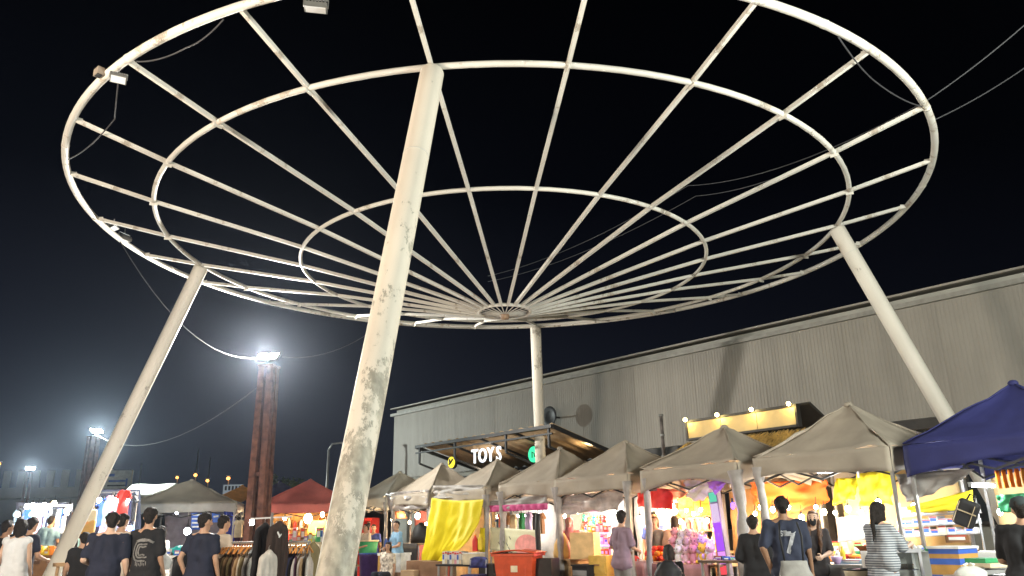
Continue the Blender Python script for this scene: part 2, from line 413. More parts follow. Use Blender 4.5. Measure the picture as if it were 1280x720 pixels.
lamp_post(-8.6, 3.6, 'red brown lamp post of the plaza with a warm floodlight left of the viewer', 5200, (1, .86, .70), 1.0, flood_warm, H=4.5, aim=(-2, 16, 5.5))

# ------------------------------------------------------------------ warehouse
wall_m = M('grey_cladding', (.285, .262, .225), rough=.55, vary=.10, scale=.6, bump=.05, bscale=3)
n_ = wall_m.node_tree; oi = n_.nodes.new('ShaderNodeObjectInfo'); hs = n_.nodes.new('ShaderNodeHueSaturation')
mr = n_.nodes.new('ShaderNodeMapRange'); mr.inputs['To Min'].default_value = .93; mr.inputs['To Max'].default_value = 1.06
n_.links.new(oi.outputs['Random'], mr.inputs['Value']); n_.links.new(mr.outputs[0], hs.inputs['Value'])
rp_ = [x for x in n_.nodes if x.type == 'VALTORGB'][0]
gc_ = n_.nodes.new('ShaderNodeTexCoord'); mp_ = n_.nodes.new('ShaderNodeMapping'); mp_.inputs['Scale'].default_value = (1.6, 1.6, .12); ns_ = n_.nodes.new('ShaderNodeTexNoise'); ns_.inputs['Scale'].default_value = 1.5; ns_.inputs['Detail'].default_value = 6
geo_ = n_.nodes.new('ShaderNodeNewGeometry'); n_.links.new(geo_.outputs['Position'], mp_.inputs['Vector']); n_.links.new(mp_.outputs[0], ns_.inputs['Vector'])
mr2 = n_.nodes.new('ShaderNodeMapRange'); mr2.inputs['From Min'].default_value = .3; mr2.inputs['From Max'].default_value = .7; mr2.inputs['To Min'].default_value = .90; mr2.inputs['To Max'].default_value = 1.07; n_.links.new(ns_.outputs['Fac'], mr2.inputs['Value'])
vm_ = n_.nodes.new('ShaderNodeVectorMath'); vm_.operation = 'SCALE'; n_.links.new(rp_.outputs[0], vm_.inputs[0]); n_.links.new(mr2.outputs[0], vm_.inputs['Scale'])
n_.links.new(vm_.outputs[0], hs.inputs['Color']); n_.links.new(hs.outputs[0], n_.nodes['Principled BSDF'].inputs['Base Color'])
dark_steel = S('dark_painted_steel', 52, 50, 48, rough=.5)
low_wall_m = M('pale_render', (.34, .33, .29), rough=.8, vary=.15, scale=1.5, bump=.1)
WZ = 6.6
wc = plane_pt(493, 520, 20, NB); wc.z = 0
wh = thing('warehouse', 'long grey corrugated metal warehouse rising behind the market stalls', 'warehouse', wc, RZB)
WL = 50.4; SW = 1.2; z0 = 3.75
prof = []
per = .1; x = 0
while x < SW-1e-6:
    prof += [(x, 0), (x+.05, 0), (x+.062, -.006), (x+.088, -.006)]; x += per
prof.append((SW, 0))
sm_ = MB()
for i in range(len(prof)-1):
    (xa, ya), (xb, yb) = prof[i], prof[i+1]; sm_.add([(xa, ya, z0), (xb, yb, z0), (xb, yb, WZ), (xa, ya, WZ)], [(0, 1, 2, 3)])
sheet_me = sm_.mesh('wall_sheet', wall_m)
for k in range(int(WL/SW)):
    o = bpy.data.objects.new('wall_sheet', sheet_me); COL.objects.link(o); o.parent = wh; o.location = (k*SW, -.004*(k % 2), 0)
MB().box((WL/2, 12.55, WZ/2+.2), (WL-.1, 24.9, WZ+.1)).build('main_wall', low_wall_m, wh)
MB().box((WL/2, -.05, WZ+.03), (WL+.3, .16, .12)).build('eave_trim', M('pale_flashing', (.27, .26, .23), rough=.5), wh)
rf = MB().sheet(lambda s, t: (-.2+(WL+.4)*s, -.1+25*t, WZ+.33+1.4*t), 1, 1, .05); rf.build('roof', wall_m, wh)
lean = MB().sheet(lambda s, t: (8+(WL-8)*s, -1.15+1.2*t, 3.62+.2*t), 20, 1, .04); lean.build('lean_to_roof', dark_steel, wh)
MB().box((8+(WL-8)/2, -1.17, 3.56), (WL-8, .05, .22)).build('fascia', dark_steel, wh)
br = MB()
for k in range(12): br.bar((9+k*3.4, -.06, 3.1), (9+k*3.4, -1.1, 3.55), .05, .05)
br.build('lean_to_bracket', dark_steel, wh)['kind'] = 'stuff'
for k in range(9):
    w_ = MB().box((14+k*3.6, -.03, 2.0), (1.6, .1, 1.3)).build('window', dark_steel, wh)
    MB().box((14+k*3.6, -.085, 2.0), (1.46, .02, 1.16)).build('pane', S('dark_glass', 40, 46, 50, rough=.1, spec=.7), w_)
t = thing('satellite_dish', 'round black dish on the warehouse wall right of the thin back column', 'dish', plane_pt(689, 521, 19.55, NB), RZB)
MB().lathe([(.02, 0), (.2, .02), (.36, .09), (.37, .10), (.36, .11), (.2, .05), (.02, .03)], 24).build('bowl', black_pl, t, True)
t.rotation_euler = (math.radians(90), 0, RZB)
MB().bar((0, 0, 0), (0, 0, -.42), .06).build('arm', dark_steel, t)
p0 = plane_pt(826, 518, 18.4, NB)
t = thing('vent_pipe', 'thin rusty vent pipe standing before the warehouse wall', 'pipe', (p0.x, p0.y, 0))
MB().tube([(0, 0, 0), (0, 0, p0.z)], .05, 10).build('pipe', M('weathered_pipe', (.16, .14, .13), vary=.5, scale=7), t, True)
for z in (p0.z-.03, p0.z-.6, p0.z-1.2): MB().tube([(0, 0, z-.03), (0, 0, z+.03)], .065, 10).build('collar', grey_steel, t, True)

# ------------------------------------------------------------------ toy shop with its steel canopy
cl = plane_pt(520, 560, 15, NB); crr = plane_pt(690, 531, 15, NB)
X_ = -UB
shop = thing('toy_shop', 'toy shop kiosk with lit TOYS letters under a black steel canopy', 'shop', (crr.x, crr.y, 0), RZB)
Lc = (crr-cl).length; zc = (cl.z+crr.z)/2; dpt = 2.9
fr = MB()
fr.bar((-Lc, 0, zc), (0, 0, zc), .09, .09); fr.bar((-Lc, dpt, zc-.72), (0, dpt, zc-.72), .09, .09)
for x in (0, -Lc): fr.bar((x, 0, zc), (x, dpt, zc-.72), .08, .10)
for x in (-Lc*.25, -Lc*.5, -Lc*.75): fr.bar((x, .05, zc-.012), (x, dpt-.05, zc-.73), .05, .06)
fr.bar((-Lc, 0, zc-.20), (0, 0, zc-.20), .05, .05)
fr.build('canopy_frame', black_pl, shop)
nw = int(Lc/.42)
def corr(s, t):
    x = -Lc+.05+(Lc-.1)*s; return (x, .04+(dpt-.08)*t, zc+.06-.72*t+.035*math.cos(2*PI*s*nw))
MB().sheet(corr, nw*6, 1, .012).build('corrugated_roof', M('tan_fibre_sheet', (.46, .33, .20), rough=.6, vary=.2, scale=3, trans=.15), shop, True)
for x in [(Matrix.Translation(shop.location) @ Matrix.Rotation(RZB, 4, 'Z')).inverted() @ plane_pt(q, 562, 15, NB) for q in (524, 568, 632, 686)]:
    x = x.x
    bk = MB(); bk.bar((x, .02, zc), (x, .02, zc-.55), .06); bk.bar((x, .02, zc-.55), (x+.35, 1.25, zc-1.0), .06); bk.bar((x+.35, 1.25, zc-1.0), (x+.35, 1.25, zc-1.5), .06); bk.build('bracket', black_pl, shop)
MB().box((-Lc/2, 1.40, zc-1.12), (Lc+.2, .2, .34)).build('fascia', S('charcoal_paint', 47, 45, 44, rough=.6), shop)
MB().box((-Lc/2, 2.4, (zc-1.3)/2), (Lc, 1.7, zc-1.3)).build('wall', M('shop_wall', (.16, .14, .12), rough=.8, vary=.3, scale=2), shop)
for k in range(5):
    w_ = MB().box((-Lc+.7+k*1.45, 1.54, 1.5), (1.2, .06, 1.7)).build('window', black_pl, shop)
    MB().box((-Lc+.7+k*1.45, 1.505, 1.5), (1.1, .02, 1.6)).build('pane', EM('shop_window_light', (1, .78, .52), .55), w_)
inv = (Matrix.Translation(shop.location) @ Matrix.Rotation(RZB, 4, 'Z')).inverted()
tl = inv @ plane_pt(588, 571, 15.7, NB); tr = inv @ plane_pt(628, 568, 15.7, NB)
hgt = ((plane_pt(608, 561, 16.25, NB)-plane_pt(608, 579, 16.25, NB)).z)
for i, ch in enumerate('TOYS'):
    tm = text_mb(ch, hgt*1.34, .02, .008); mt = Matrix.Translation((tl.x+(tr.x-tl.x)*(i+.5)/4, tl.y+.02, (tl.z+tr.z)/2)) @ Matrix.Rotation(PI/2, 4, 'X') @ Matrix.Scale(.86, 4, (1, 0, 0))
    q = MB(); q.add(tm.v, tm.f, mt); q.build('sign_letter', EM('letter_glow', (.95, .98, 1.), 1.7), shop)
lamp('sign_light', shop.matrix_world @ Vector((0, 0, 0)) + Vector((0, 0, 0)), 1, (1, 1, 1), .1) if False else None
pL = plane_pt(608, 583, 15.9, NB); lamp('toy_shop_lamp', pL, 22, (1, .82, .6), .1)
pL2 = plane_pt(592, 556, 15.9, NB); lamp('toy_shop_tube', pL2, 26, (.75, .88, 1.), .1)
pL3 = plane_pt(735, 560, 16.6, NB); lamp('toy_shop_lamp', pL3, 26, (1, .75, .42), .1)
for px, py, r, mname, rgb, st, lab in ((566, 578, .165, 'yellow_sign_glow', (1, .82, .06), 1.6, 'yellow'), (669, 568, .21, 'green_sign_glow', (.06, .85, .38), 1.5, 'green')):
    p = inv @ plane_pt(px, py, 16.1, NB); rr = r*1.28
    s_ = MB(); s_.lathe([(rr, -.05), (rr, .05)], 24); b = MB(); b.add(s_.v, s_.f, Matrix.Translation(p) @ Matrix.Rotation(PI/2, 4, 'X'))
    so = b.build('round_sign', black_pl, shop); so['label'] = 'round lit %s sign on the dark fascia' % lab
    s_ = MB(); s_.lathe([(rr*.86, 0), (rr*.86, .07)], 24); b = MB(); b.add(s_.v, s_.f, Matrix.Translation(p) @ Matrix.Rotation(PI/2, 4, 'X'))
    b.build('lit_face', EM(mname, rgb, st), so)
    g = MB()
    if lab == 'yellow':
        g.ball((p.x-.06, p.y-.09, p.z+.05), (.045, .02, .07), 8, 5); g.tube([(p.x-.1, p.y-.08, p.z-.06), (p.x-.02, p.y-.08, p.z-.02), (p.x+.1, p.y-.08, p.z+.10)], .03, 6)
    else:
        g.tube([(p.x-.05, p.y-.08, p.z-.1), (p.x-.05, p.y-.08, p.z+.08), (p.x+.04, p.y-.08, p.z+.02), (p.x+.06, p.y-.08, p.z-.08)], .018, 6)
    g.build('sign_mark', black_pl, so)

# ------------------------------------------------------------------ thatched kiosk with a lit sign board
NT = NR
a_, b_ = plane_pt(862, 525, 15, NT), plane_pt(998, 512, 15, NT); a2, b2 = plane_pt(866, 546, 15, NT), plane_pt(998, 532, 15, NT)
kk = thing('thatched_kiosk', 'thatched kiosk with a lit cream sign board and small spotlights on top', 'kiosk', (b2.x, b2.y, 0), RZR)
Lk = (b_-a_).length; zt = (a_.z+b_.z)/2; zb = (a2.z+b2.z)/2
for k in range(3):
    MB().box((-Lk*(k+.5)/3, 0, (zt+zb)/2), (Lk/3-.015, .08, zt-zb)).build('sign_panel', M('cream_board', (.62, .47, .22), rough=.6, vary=.12, scale=3), kk)
fm_ = MB(); fm_.box((-Lk/2, .0, zt+.03), (Lk+.1, .14, .05)); fm_.box((-Lk/2, 0, zb-.03), (Lk+.1, .14, .05)); fm_.box((.02, 0, (zt+zb)/2), (.05, .14, zt-zb+.1)); fm_.box((-Lk-.02, 0, (zt+zb)/2), (.05, .14, zt-zb+.1)); fm_.build('sign_frame', dark_steel, kk)
for k in range(4):
    x = -Lk*(.02+.96*k/3)
    s_ = MB().bar((x, 0, zt), (x, -.15, zt+.10), .025).build('spot_lamp', black_pl, kk)
    MB().ball((x, -.17, zt+.06), (.045, .045, .045), 8, 6).build('bulb', EM('warm_spot', (1, .80, .30), 60), s_)
    w = kk.location + Matrix.Rotation(RZR, 3, 'Z') @ Vector((x, -.17, zt-.03)); lamp('spot_bulb', w, 4.5, (1, .68, .22), .04)
th_m = M('straw_thatch', (.40, .27, .09), rough=.9, vary=.45, scale=25)
th = MB(); rnd = random.Random(3)
for i in range(2600):
    s, t = rnd.random(), rnd.random(); x = -Lk*1.12*s+.25; y = -1.1+1.15*t; z = zb-.75+.68*t+rnd.uniform(-.03, .03)
    L = rnd.uniform(.18, .4); dx = rnd.uniform(-.08, .08); w = .012
    th.add([(x-w, y, z), (x+w, y, z), (x+dx+w, y-L*.8, z-L*.5+rnd.uniform(-.05, .03)), (x+dx-w, y-L*.8, z-L*.5)], [(0, 1, 2, 3)])
th.build('thatch', th_m, kk)['kind'] = 'stuff'
MB().sheet(lambda s, t: (-Lk*1.12*s+.25, -1.1+1.15*t, zb-.80+.68*t), 2, 2, .05).build('roof_board', M('dark_wood', (.10, .065, .04), vary=.3), kk)
MB().sheet(lambda s, t: (-Lk*1.12*s+.30, 0.06+2.0*t, zt+.05-1.1*t), 2, 2, .06).build('rear_roof', dark_steel, kk)
for x in (-.05, -Lk): MB().box((x, .9, zb/2), (.14, .14, zb)).build('post', M('dark_wood', (.10, .065, .04)), kk)
MB().box((-Lk/2, 1.6, 1.25), (Lk, .1, 2.5)).build('back_wall', M('kiosk_wall', (.35, .24, .13), vary=.3), kk)

# ------------------------------------------------------------------ gazebos
roof_grey = M('grey_canvas', (.385, .335, .27), rough=.8, vary=.13, scale=2.2, bump=.12, bscale=14, trans=.10)
roof_pale = M('pale_canvas', (.58, .55, .46), rough=.8, vary=.12, scale=2.2, bump=.12, bscale=14, trans=.12)
roof_blue = M('blue_canvas', (.024, .027, .115), rough=.75, vary=.18, scale=2., bump=.12, bscale=14, trans=.06)
roof_red = M('red_canvas', (.66, .19, .16), rough=.75, vary=.15, scale=2., trans=.16)
roof_navy = M('navy_canvas', (.035, .037, .09), rough=.75, trans=.08)
roof_orange = M('orange_canvas', (.55, .25, .04), rough=.75, trans=.15)
white_cloth = M('white_cloth', (.66, .66, .64), rough=.8, vary=.08, trans=.2)
leg_grey = M('leg_steel', (.32, .31, .30), rough=.4, metal=.4)
wrap_m = M('wrapped_canvas', (.30, .275, .26), rough=.8, vary=.2, scale=7, bump=.3, bscale=18)
def gazebo(pk, rz, label, a, ze, mat, val=None, vh=.27, roll=(1, 1), group='peaked market gazebos', seed=1, pole=True):
    zp = pk.z; g = thing('market_gazebo', label, 'gazebo', (pk.x, pk.y, 0), rz, group)
    cn = [(-a, -a), (a, -a), (a, a), (-a, a)]
    rf = MB()
    for k in range(4):
        A, B = Vector((*cn[k], 0)), Vector((*cn[(k+1) % 4], 0))
        def fn(s, t, A=A, B=B, k=k):
            p = A.lerp(B, s)*(1-t)
            edge = abs(2*s-1)                               # 1 on the hip ridges
            z = ze+(zp-ze)*(t**1.06)
            sag = (1-edge**2)*math.sin(PI*min(1, t*1.0))**.8*.085
            sag += (1-edge)*max(0, .25-t)*.10
            z -= sag
            z += wob((p.x+k*3, p.y, z), 2.2, .045, seed)+wob((p.x*1.2, p.y*1.2+k, z), 5, .018, seed)
            # gathered pleats in the corners
            z += .034*math.sin(26*s+k+seed)*max(0, 1-t*1.3)*edge**3
            return (p.x, p.y, z)
        rf.sheet(fn, 16, 9, .008)
    rf.build('roof_cover', mat, g, True)
    MB().ball((0, 0, zp-.015), (.07, .07, .05), 10, 6).build('peak_cap', mat, g, True)
    for k in range(4):                                      # piping sewn along the hip ridges
        A = Vector((*cn[k], 0)); P_ = []
        for i in range(10):
            u = i/9; p = A*(1-u); z = ze+(zp-ze)*(u**1.06); z += wob((p.x+k*3, p.y, z), 2.2, .045, seed)+wob((p.x*1.2, p.y*1.2+k, z), 5, .018, seed)+.034*math.sin(k+seed)*max(0, 1-u*1.3); P_.append((p.x*1.004, p.y*1.004, z+.006))
        MB().tube(P_, .010, 6).build('seam', mat, g, True)
    for k in range(4):
        A, B = Vector((*cn[k], 0)), Vector((*cn[(k+1) % 4], 0)); nn = Vector((B.y-A.y, A.x-B.x, 0)).normalized()
        def vf(s, t, A=A, B=B, nn=nn, k=k):
            p = A.lerp(B, s)+nn*(.012+.02*math.sin(17*s+k+seed)*t+wob((s*4+k, t, seed), 2.5, .03)*t)
            drop = vh*(1+.13*math.sin(5*s+seed+k)-.20*math.sin(PI*s)+.14*abs(2*s-1)**6)
            z = ze-(1-abs(2*s-1)**2)*.0-drop*t-.012
            return (p.x, p.y, z)
        MB().sheet(vf, 26, 5, .006).build('valance', val or mat, g, True)
    for k, (x, y) in enumerate(cn):
        q = .965
        lg = MB().bar((x*q, y*q, 0), (x*q, y*q, ze-.03), .042, .042).build('leg', leg_grey, g)
        MB().box((x*q, y*q, .012), (.12, .12, .02)).build('foot', leg_grey, lg)
        if k < 2 and roll[k]:
            pts = []; rs = []
            for i in range(13):
                z = .35+(ze-.5)*i/12; pts.append((x*.94+.02*math.sin(z*3+seed+k), y*.955+.015*math.cos(z*4), z))
                rs.append((.062+.008*math.sin(i*1.9+seed)+(.03 if i == 12 else 0)+(.012 if i in (0, 11) else 0)-(.012 if i in (4, 8) else 0))*roll[k])
            w = MB().tube(pts, rs, 12); w.build('rolled_curtain', wrap_m, lg, True)
    for k in range(4):
        A, B = Vector((*cn[k], 0))*.955, Vector((*cn[(k+1) % 4], 0))*.955; tr = MB()
        for i in range(2):
            p0, p1 = A.lerp(B, i/2), A.lerp(B, (i+1)/2)
            for z1, z2 in ((ze-.08, ze-.40), (ze-.40, ze-.08)):
                tr.bar(p0+Vector((0, 0, z1)), p1+Vector((0, 0, z2)), .016, .028)
        tr.build('truss', black_pl, g)
    if pole:
        MB().tube([(0, 0, ze-.35), (0, 0, zp-.03)], .02, 8).build('peak_pole', leg_grey, g)
    return g
specs = [  # peak pixel, mat, eave, label, rolled curtains on the front legs
    ('G7', (1266, 478), roof_blue, 2.44, 'dark blue gazebo at the right edge, the only blue one in the row', (0, 0), 1.10),
    ('G6', (1060, 505), roof_grey, 2.46, 'grey gazebo beside the blue one, a white light tube under its edge', (1.05, 0), 1.12),
    ('G5', (905, 533), roof_grey, 2.44, 'grey gazebo in front of the thatched kiosk, purple glow at its right leg', (.9, 1.5), 1.12),
    ('G4', (782, 552), roof_grey, 2.42, 'grey gazebo over the cardboard boxes and the pink headscarf woman', (1.1, 1.15), 1.08),
    ('G3', (700, 560), roof_grey, 2.42, 'grey gazebo with a magenta fringe above a pale banner', (1.3, 1.2), 1.02),
    ('G2', (622, 575), roof_grey, 2.38, 'grey gazebo with a bright yellow cloth hung across its front', (.9, 1.1), 1.10),
    ('G1', (552, 580), roof_grey, 2.42, 'grey gazebo with clear plastic hung below its edge, left of the yellow cloth', (.9, .8), 1.02),
    ('G0', (500, 590), roof_pale, 2.40, 'farthest gazebo of the row, half hidden by the flaking column', (1.1, .8), 1.08)]
GZ = {}; LOCS = {}
for i, (k, px, mt, ze, lab, rl, a) in enumerate(specs):
    p = on(px[0], px[1], 11.95); GZ[k] = gazebo(p, RZR+(.03*math.sin(i*2.1)), lab, a, ze, mt, roll=rl, seed=i*3.7+1, vh=(.34 if k == 'G7' else .33)); LOCS[k] = p
gazebo(at(240, 600, 25.), .25, 'grey gazebo with a white valance on the left side of the plaza', 1.5, 2.35, roof_pale, white_cloth, roll=(0, 0), group='gazebos across the plaza', seed=31)
gazebo(at(388, 600, 26.), .2, 'red gazebo with warm bulbs behind the clothes rack', 1.5, 2.3, roof_red, roof_red, roll=(0, 0), group='gazebos across the plaza', seed=37)
gazebo(at(350, 602, 31.5), .35, 'navy gazebo just behind the red one', 1.6, 2.45, roof_navy, roof_navy, roll=(0, 0), group='gazebos across the plaza', seed=41)
gazebo(at(303, 607, 33.), .3, 'small orange gazebo behind the nearest lamp post', 1.6, 2.5, roof_orange, roof_orange, roll=(0, 0), group='gazebos across the plaza', seed=43)
def G(k, x, y, z):
    """a point in the frame of one gazebo of the row"""
    r = GZ[k]; return Vector(r.location) + Matrix.Rotation(r.rotation_euler.z, 3, 'Z') @ Vector((x, y, z))

# ------------------------------------------------------------------ people
SKIN = {'tan': M('tan_skin', (.42, .25, .165), rough=.5, vary=.08, spec=.3), 'pale': M('pale_skin', (.56, .37, .27), rough=.5, vary=.08, spec=.3), 'brown': M('brown_skin', (.30, .17, .105), rough=.5, vary=.08, spec=.3)}
HAIR = M('dark_hair', (.016, .012, .010), rough=.65, vary=.5, scale=40, spec=.22, bump=.6, bscale=120)
HAIRB = M('brown_hair', (.10, .05, .028), rough=.45, vary=.4, scale=30, spec=.4)
DARKCLOTH = {}
ARMS = {   # elbow and wrist offsets from the shoulder (x outwards, y ahead, z up)
    'down': ((.055, -.02, -.29), (.075, .07, -.53)), 'bent': ((.07, -.05, -.27), (-.01, .19, -.36)), 'reach': ((.05, .13, -.24), (-.02, .36, -.20)),
    'work': ((.06, .05, -.28), (-.06, .28, -.34)), 'up': ((.04, .16, -.18), (-.06, .25, .05)), 'hip': ((.16, -.10, -.24), (.03, .03, -.46)), 'back': ((.09, -.10, -.26), (.03, -.03, -.47))}
def person(loc, h, rz, label, shirt, pants, skin='tan', hair='short', arms=('down', 'down'), sit=None, vox=.026, lower='trousers', sleeve=.55, cap=None, turn=0., bend=0., shirtmat=None, hairmat=None, mask=None, face=True, female=False, lean=0., group=None, hijab=None, slim=1.):
    """stands at loc with the back to -y when rz is 0; sit is the height of the seat"""
    if not bend and not lean:
        q_ = random.Random(label); lean = q_.uniform(-.055, .055); bend = q_.uniform(.0, .13); turn = turn or q_.uniform(-.45, .45)
    k = h/1.73; r = thing('person', label, 'person', loc, rz, group)
    drop = 0 if sit is None else (.93*k - sit)
    V = lambda x, y, z: Vector((x*k, y*k, z*k - drop))
    def bendp(p):                                   # the trunk leans ahead about the hips
        if not bend and not lean: return p
        o = V(0, 0, .95); q = Matrix.Rotation(-bend, 3, 'X') @ Matrix.Rotation(lean, 3, 'Y') @ (p-o); return o+q
    T = lambda x, y, z: bendp(V(x, y, z))
    sw = .172*slim if not female else .150*slim
    sh = {-1: T(-sw, 0, 1.41), 1: T(sw, 0, 1.41)}; wrists = {}; elbows = {}
    for s_, nm in ((-1, arms[0]), (1, arms[1])):
        e, w = ARMS[nm] if isinstance(nm, str) else nm
        elbows[s_] = sh[s_] + Vector((e[0]*s_, e[1], e[2]))*k; wrists[s_] = sh[s_] + Vector((w[0]*s_, w[1], w[2]))*k
    hips = {s_: V(s_*.085, 0, .92) for s_ in (-1, 1)}
    if sit is None:
        st = .03
        knees = {s_: V(s_*.10, .02+s_*st, .50) for s_ in (-1, 1)}; ank = {s_: V(s_*.105, -.02+s_*st, .085) for s_ in (-1, 1)}
    else:
        knees = {s_: V(s_*.12, .40, .93) + Vector((0, 0, .02)) for s_ in (-1, 1)}; ank = {s_: Vector((s_*.13*k, .40*k, .085*k)) for s_ in (-1, 1)}
    B = MB(); kk_ = k
    hx = T(0, .012, 1.615); rot = Matrix.Rotation(turn, 3, 'Z')
    def H(x, y, z): return hx + rot @ (Vector((x, y, z))*k)
    # head, jaw, nose, ears
    B.cap(H(0, -.018, .035), H(0, .012, .03), .078*k, .078*k, 14); B.cap(H(0, -.01, .0), H(0, .022, -.055), .072*k, .052*k, 12)
    B.cap(H(0, .04, -.085), H(0, .062, -.088), .030*k, .024*k, 8); B.cap(H(0, .085, .02), H(0, .108, -.02), .012*k, .019*k, 8)
    for s_ in (-1, 1): B.cap(H(s_*.078, -.005, .02), H(s_*.08, -.012, -.018), .017*k, .012*k, 6)
    B.cap(T(0, -.01, 1.42), H(0, -.008, -.04), .060*k, .052*k, 12)
    # trunk
    for s_ in (-1, 1):
        B.cap(T(s_*.075, 0, 1.32), T(s_*.06, .005, 1.08), .098*k*slim, .088*k*slim); B.cap(T(s_*.06, .005, 1.08), T(s_*.085, 0, .93), .088*k*slim, .105*k*slim)
        B.cap(T(0, 0, 1.40), sh[s_], .075*k, .060*k); B.cap(T(0, -.01, 1.46), sh[s_], .05*k, .05*k)
        B.cap(sh[s_], elbows[s_], .052*k*slim, .040*k*slim); B.cap(elbows[s_], wrists[s_], .041*k*slim, .027*k*slim)
        d = (wrists[s_]-elbows[s_]).normalized(); palm = wrists[s_]+d*.075*k
        side = d.cross(Vector((s_, 0, .2))).normalized(); nrm = d.cross(side).normalized()
        B.cap(wrists[s_], palm, .026*k, .030*k); B.cap(wrists[s_]+side*.018*k+d*.03*k, palm+side*.022*k, .02*k, .018*k); B.cap(wrists[s_]-side*.018*k+d*.03*k, palm-side*.022*k, .02*k, .018*k)
        B.cap(hips[s_], knees[s_], .088*k, .058*k); B.cap(knees[s_], ank[s_], .056*k, .036*k); B.cap(ank[s_]-Vector((0, .03*k, .03*k)), ank[s_]+Vector((s_*.02*k, .14*k, -.045*k)), .036*k, .03*k)
    B.cap(hips[-1], hips[1], .10*k, .10*k); B.cap(T(-.06, 0, 1.2), T(.06, 0, 1.2), .09*k, .09*k)
    body = remesh(B, 'body', SKIN[skin], vox*.9, r, smooth_it=2)
    fg = MB()
    for s_ in (-1, 1):
        d = (wrists[s_]-elbows[s_]).normalized(); side = d.cross(Vector((s_, 0, .2))).normalized(); nrm = d.cross(side).normalized()
        if nrm.y > 0: nrm = -nrm
        inw = Vector((-s_, .35, 0)); inw = (inw - d*inw.dot(d)).normalized()
        for q, L in ((-1.5, .062), (-.5, .076), (.5, .080), (1.5, .070)):
            a = wrists[s_] + d*.078*k + side*q*.0175*k; b = a + (d*.8+inw*.35)*L*.5*k; c = b + (d*.45+inw*.8)*L*.5*k
            fg.tube([a-d*.02*k, a, b, c, c+(c-b)*.15], [.009*k, .009*k, .0085*k, .007*k, .003*k], 6)
        a = wrists[s_]+d*.03*k+side*.03*k; b = a+(side*.7+d*.6+inw*.3)*.035*k; c = b+(d*.8+inw*.5)*.03*k
        fg.tube([a-side*.01, a, b, c, c+(c-b)*.15], [.011*k, .011*k, .010*k, .008*k, .003*k], 6)
    join_into(body, fg)
    if face:
        for s_ in (-1, 1):
            p = H(s_*.032, .079, .022); MB().ball(p, .0085*k, 8, 6).build('eye', EYE, r, True)
            MB().tube([H(s_*.018, .088, .044), H(s_*.034, .086, .050), H(s_*.05, .074, .046)], .004*k, 5).build('eyebrow', HAIR, r, True)
        MB().tube([H(-.024, .080, -.050), H(-.01, .089, -.047), H(.01, .089, -.047), H(.024, .080, -.050)], [.004*k, .0065*k, .0065*k, .004*k], 6).build('mouth', LIPS, r, True)
    # clothes
    sm = shirtmat or shirt
    C = MB(); x_ = .017
    hem = .80 if lower != 'dress' else .95
    for s_ in (-1, 1):
        C.cap(T(s_*.078, 0, 1.32), T(s_*.072, .0, 1.08), (.098*slim+x_)*k, (.094*slim+x_)*k); C.cap(T(s_*.072, 0, 1.08), T(s_*.088, -.004, hem+.07 if sit is None else .93), (.094*slim+x_)*k, (.104*slim+x_)*k)
        C.cap(T(0, 0, 1.395), sh[s_], (.075+x_)*k, (.056+x_)*k); C.cap(T(0, -.01, 1.435), sh[s_], .06*k, .062*k)
        if sleeve > .05:
            if sleeve < 1: C.cap(sh[s_], sh[s_].lerp(elbows[s_], sleeve*1.05), (.052+x_*.9)*k, (.050+x_*.95)*k)
            else:
                C.cap(sh[s_], elbows[s_], (.052+x_*1.2)*k, (.042+x_*1.1)*k); C.cap(elbows[s_], elbows[s_].lerp(wrists[s_], .93), (.042+x_*1.1)*k, (.030+x_*.9)*k)
    C.cap(T(-.07, 0, 1.2), T(.07, 0, 1.2), .108*k, .108*k); C.cap(V(-.075, -.006, .99), V(.075, -.006, .99), .128*k*slim, .128*k*slim)
    if sit is None: C.cap(V(-.09, -.008, hem+.07), V(.09, -.008, hem+.07), .138*k, .138*k)
    remesh(C, 'shirt' if lower != 'dress' else 'dress_top', sm, vox, r, disp=.021, dscale=8.)
    P = MB()
    if lower == 'dress':
        ln = 14
        P.lathe([(.15*k, 1.02*k-drop), (.185*k, .90*k-drop), (.215*k, .6*k-drop), (.25*k, .32*k-drop)], 24)
        o = P.build('skirt', sm, r, True)
        for v in o.data.vertices: a = math.atan2(v.co.y, v.co.x); v.co.x *= 1+.06*math.sin(9*a); v.co.y *= .8+.06*math.cos(7*a)
    else:
        cut = .52 if lower == 'shorts' else 1.
        for s_ in (-1, 1):
            kn = knees[s_]
            P.cap(hips[s_], kn, .102*k, .080*k if lower == 'shorts' else .068*k)
            if lower != 'shorts': P.cap(kn, ank[s_]+Vector((0, 0, .02)), .068*k, .052*k)
        P.cap(hips[-1]+Vector((0, 0, .04*k)), hips[1]+Vector((0, 0, .04*k)), .106*k, .106*k)
        remesh(P, lower, pants, max(vox*1.3, .028), r, disp=.006, dscale=6.)
    for s_ in (-1, 1):
        MB().cap(ank[s_]-Vector((0, .035*k, .04*k)), ank[s_]+Vector((s_*.02*k, .15*k, -.05*k)), .042*k, .036*k, 10).build('shoe', SHOE, r, True)
    # hair and head wear
    hm = hairmat or HAIR
    Q = MB()
    if hijab:
        Q.cap(H(0, -.02, .04), H(0, .005, .03), .094*k, .090*k, 14); Q.cap(H(0, -.01, -.06), T(0, .02, 1.34), .085*k, .14*k, 14); Q.cap(H(0, .0, -.05), H(0, .03, -.09), .078*k, .06*k)
        o = remesh(Q, 'headscarf', hijab, vox, r, disp=.008)
        bm = bmesh.new(); bm.from_mesh(o.data)
        for v in bm.verts:
            l = rot.inverted() @ (v.co-hx)
            if l.y > .045*k and -.09*k < l.z < .075*k and abs(l.x) < .062*k: v.co = hx + rot @ Vector((l.x, l.y-.06*k, l.z))
        bm.to_mesh(o.data); bm.free()
    else:
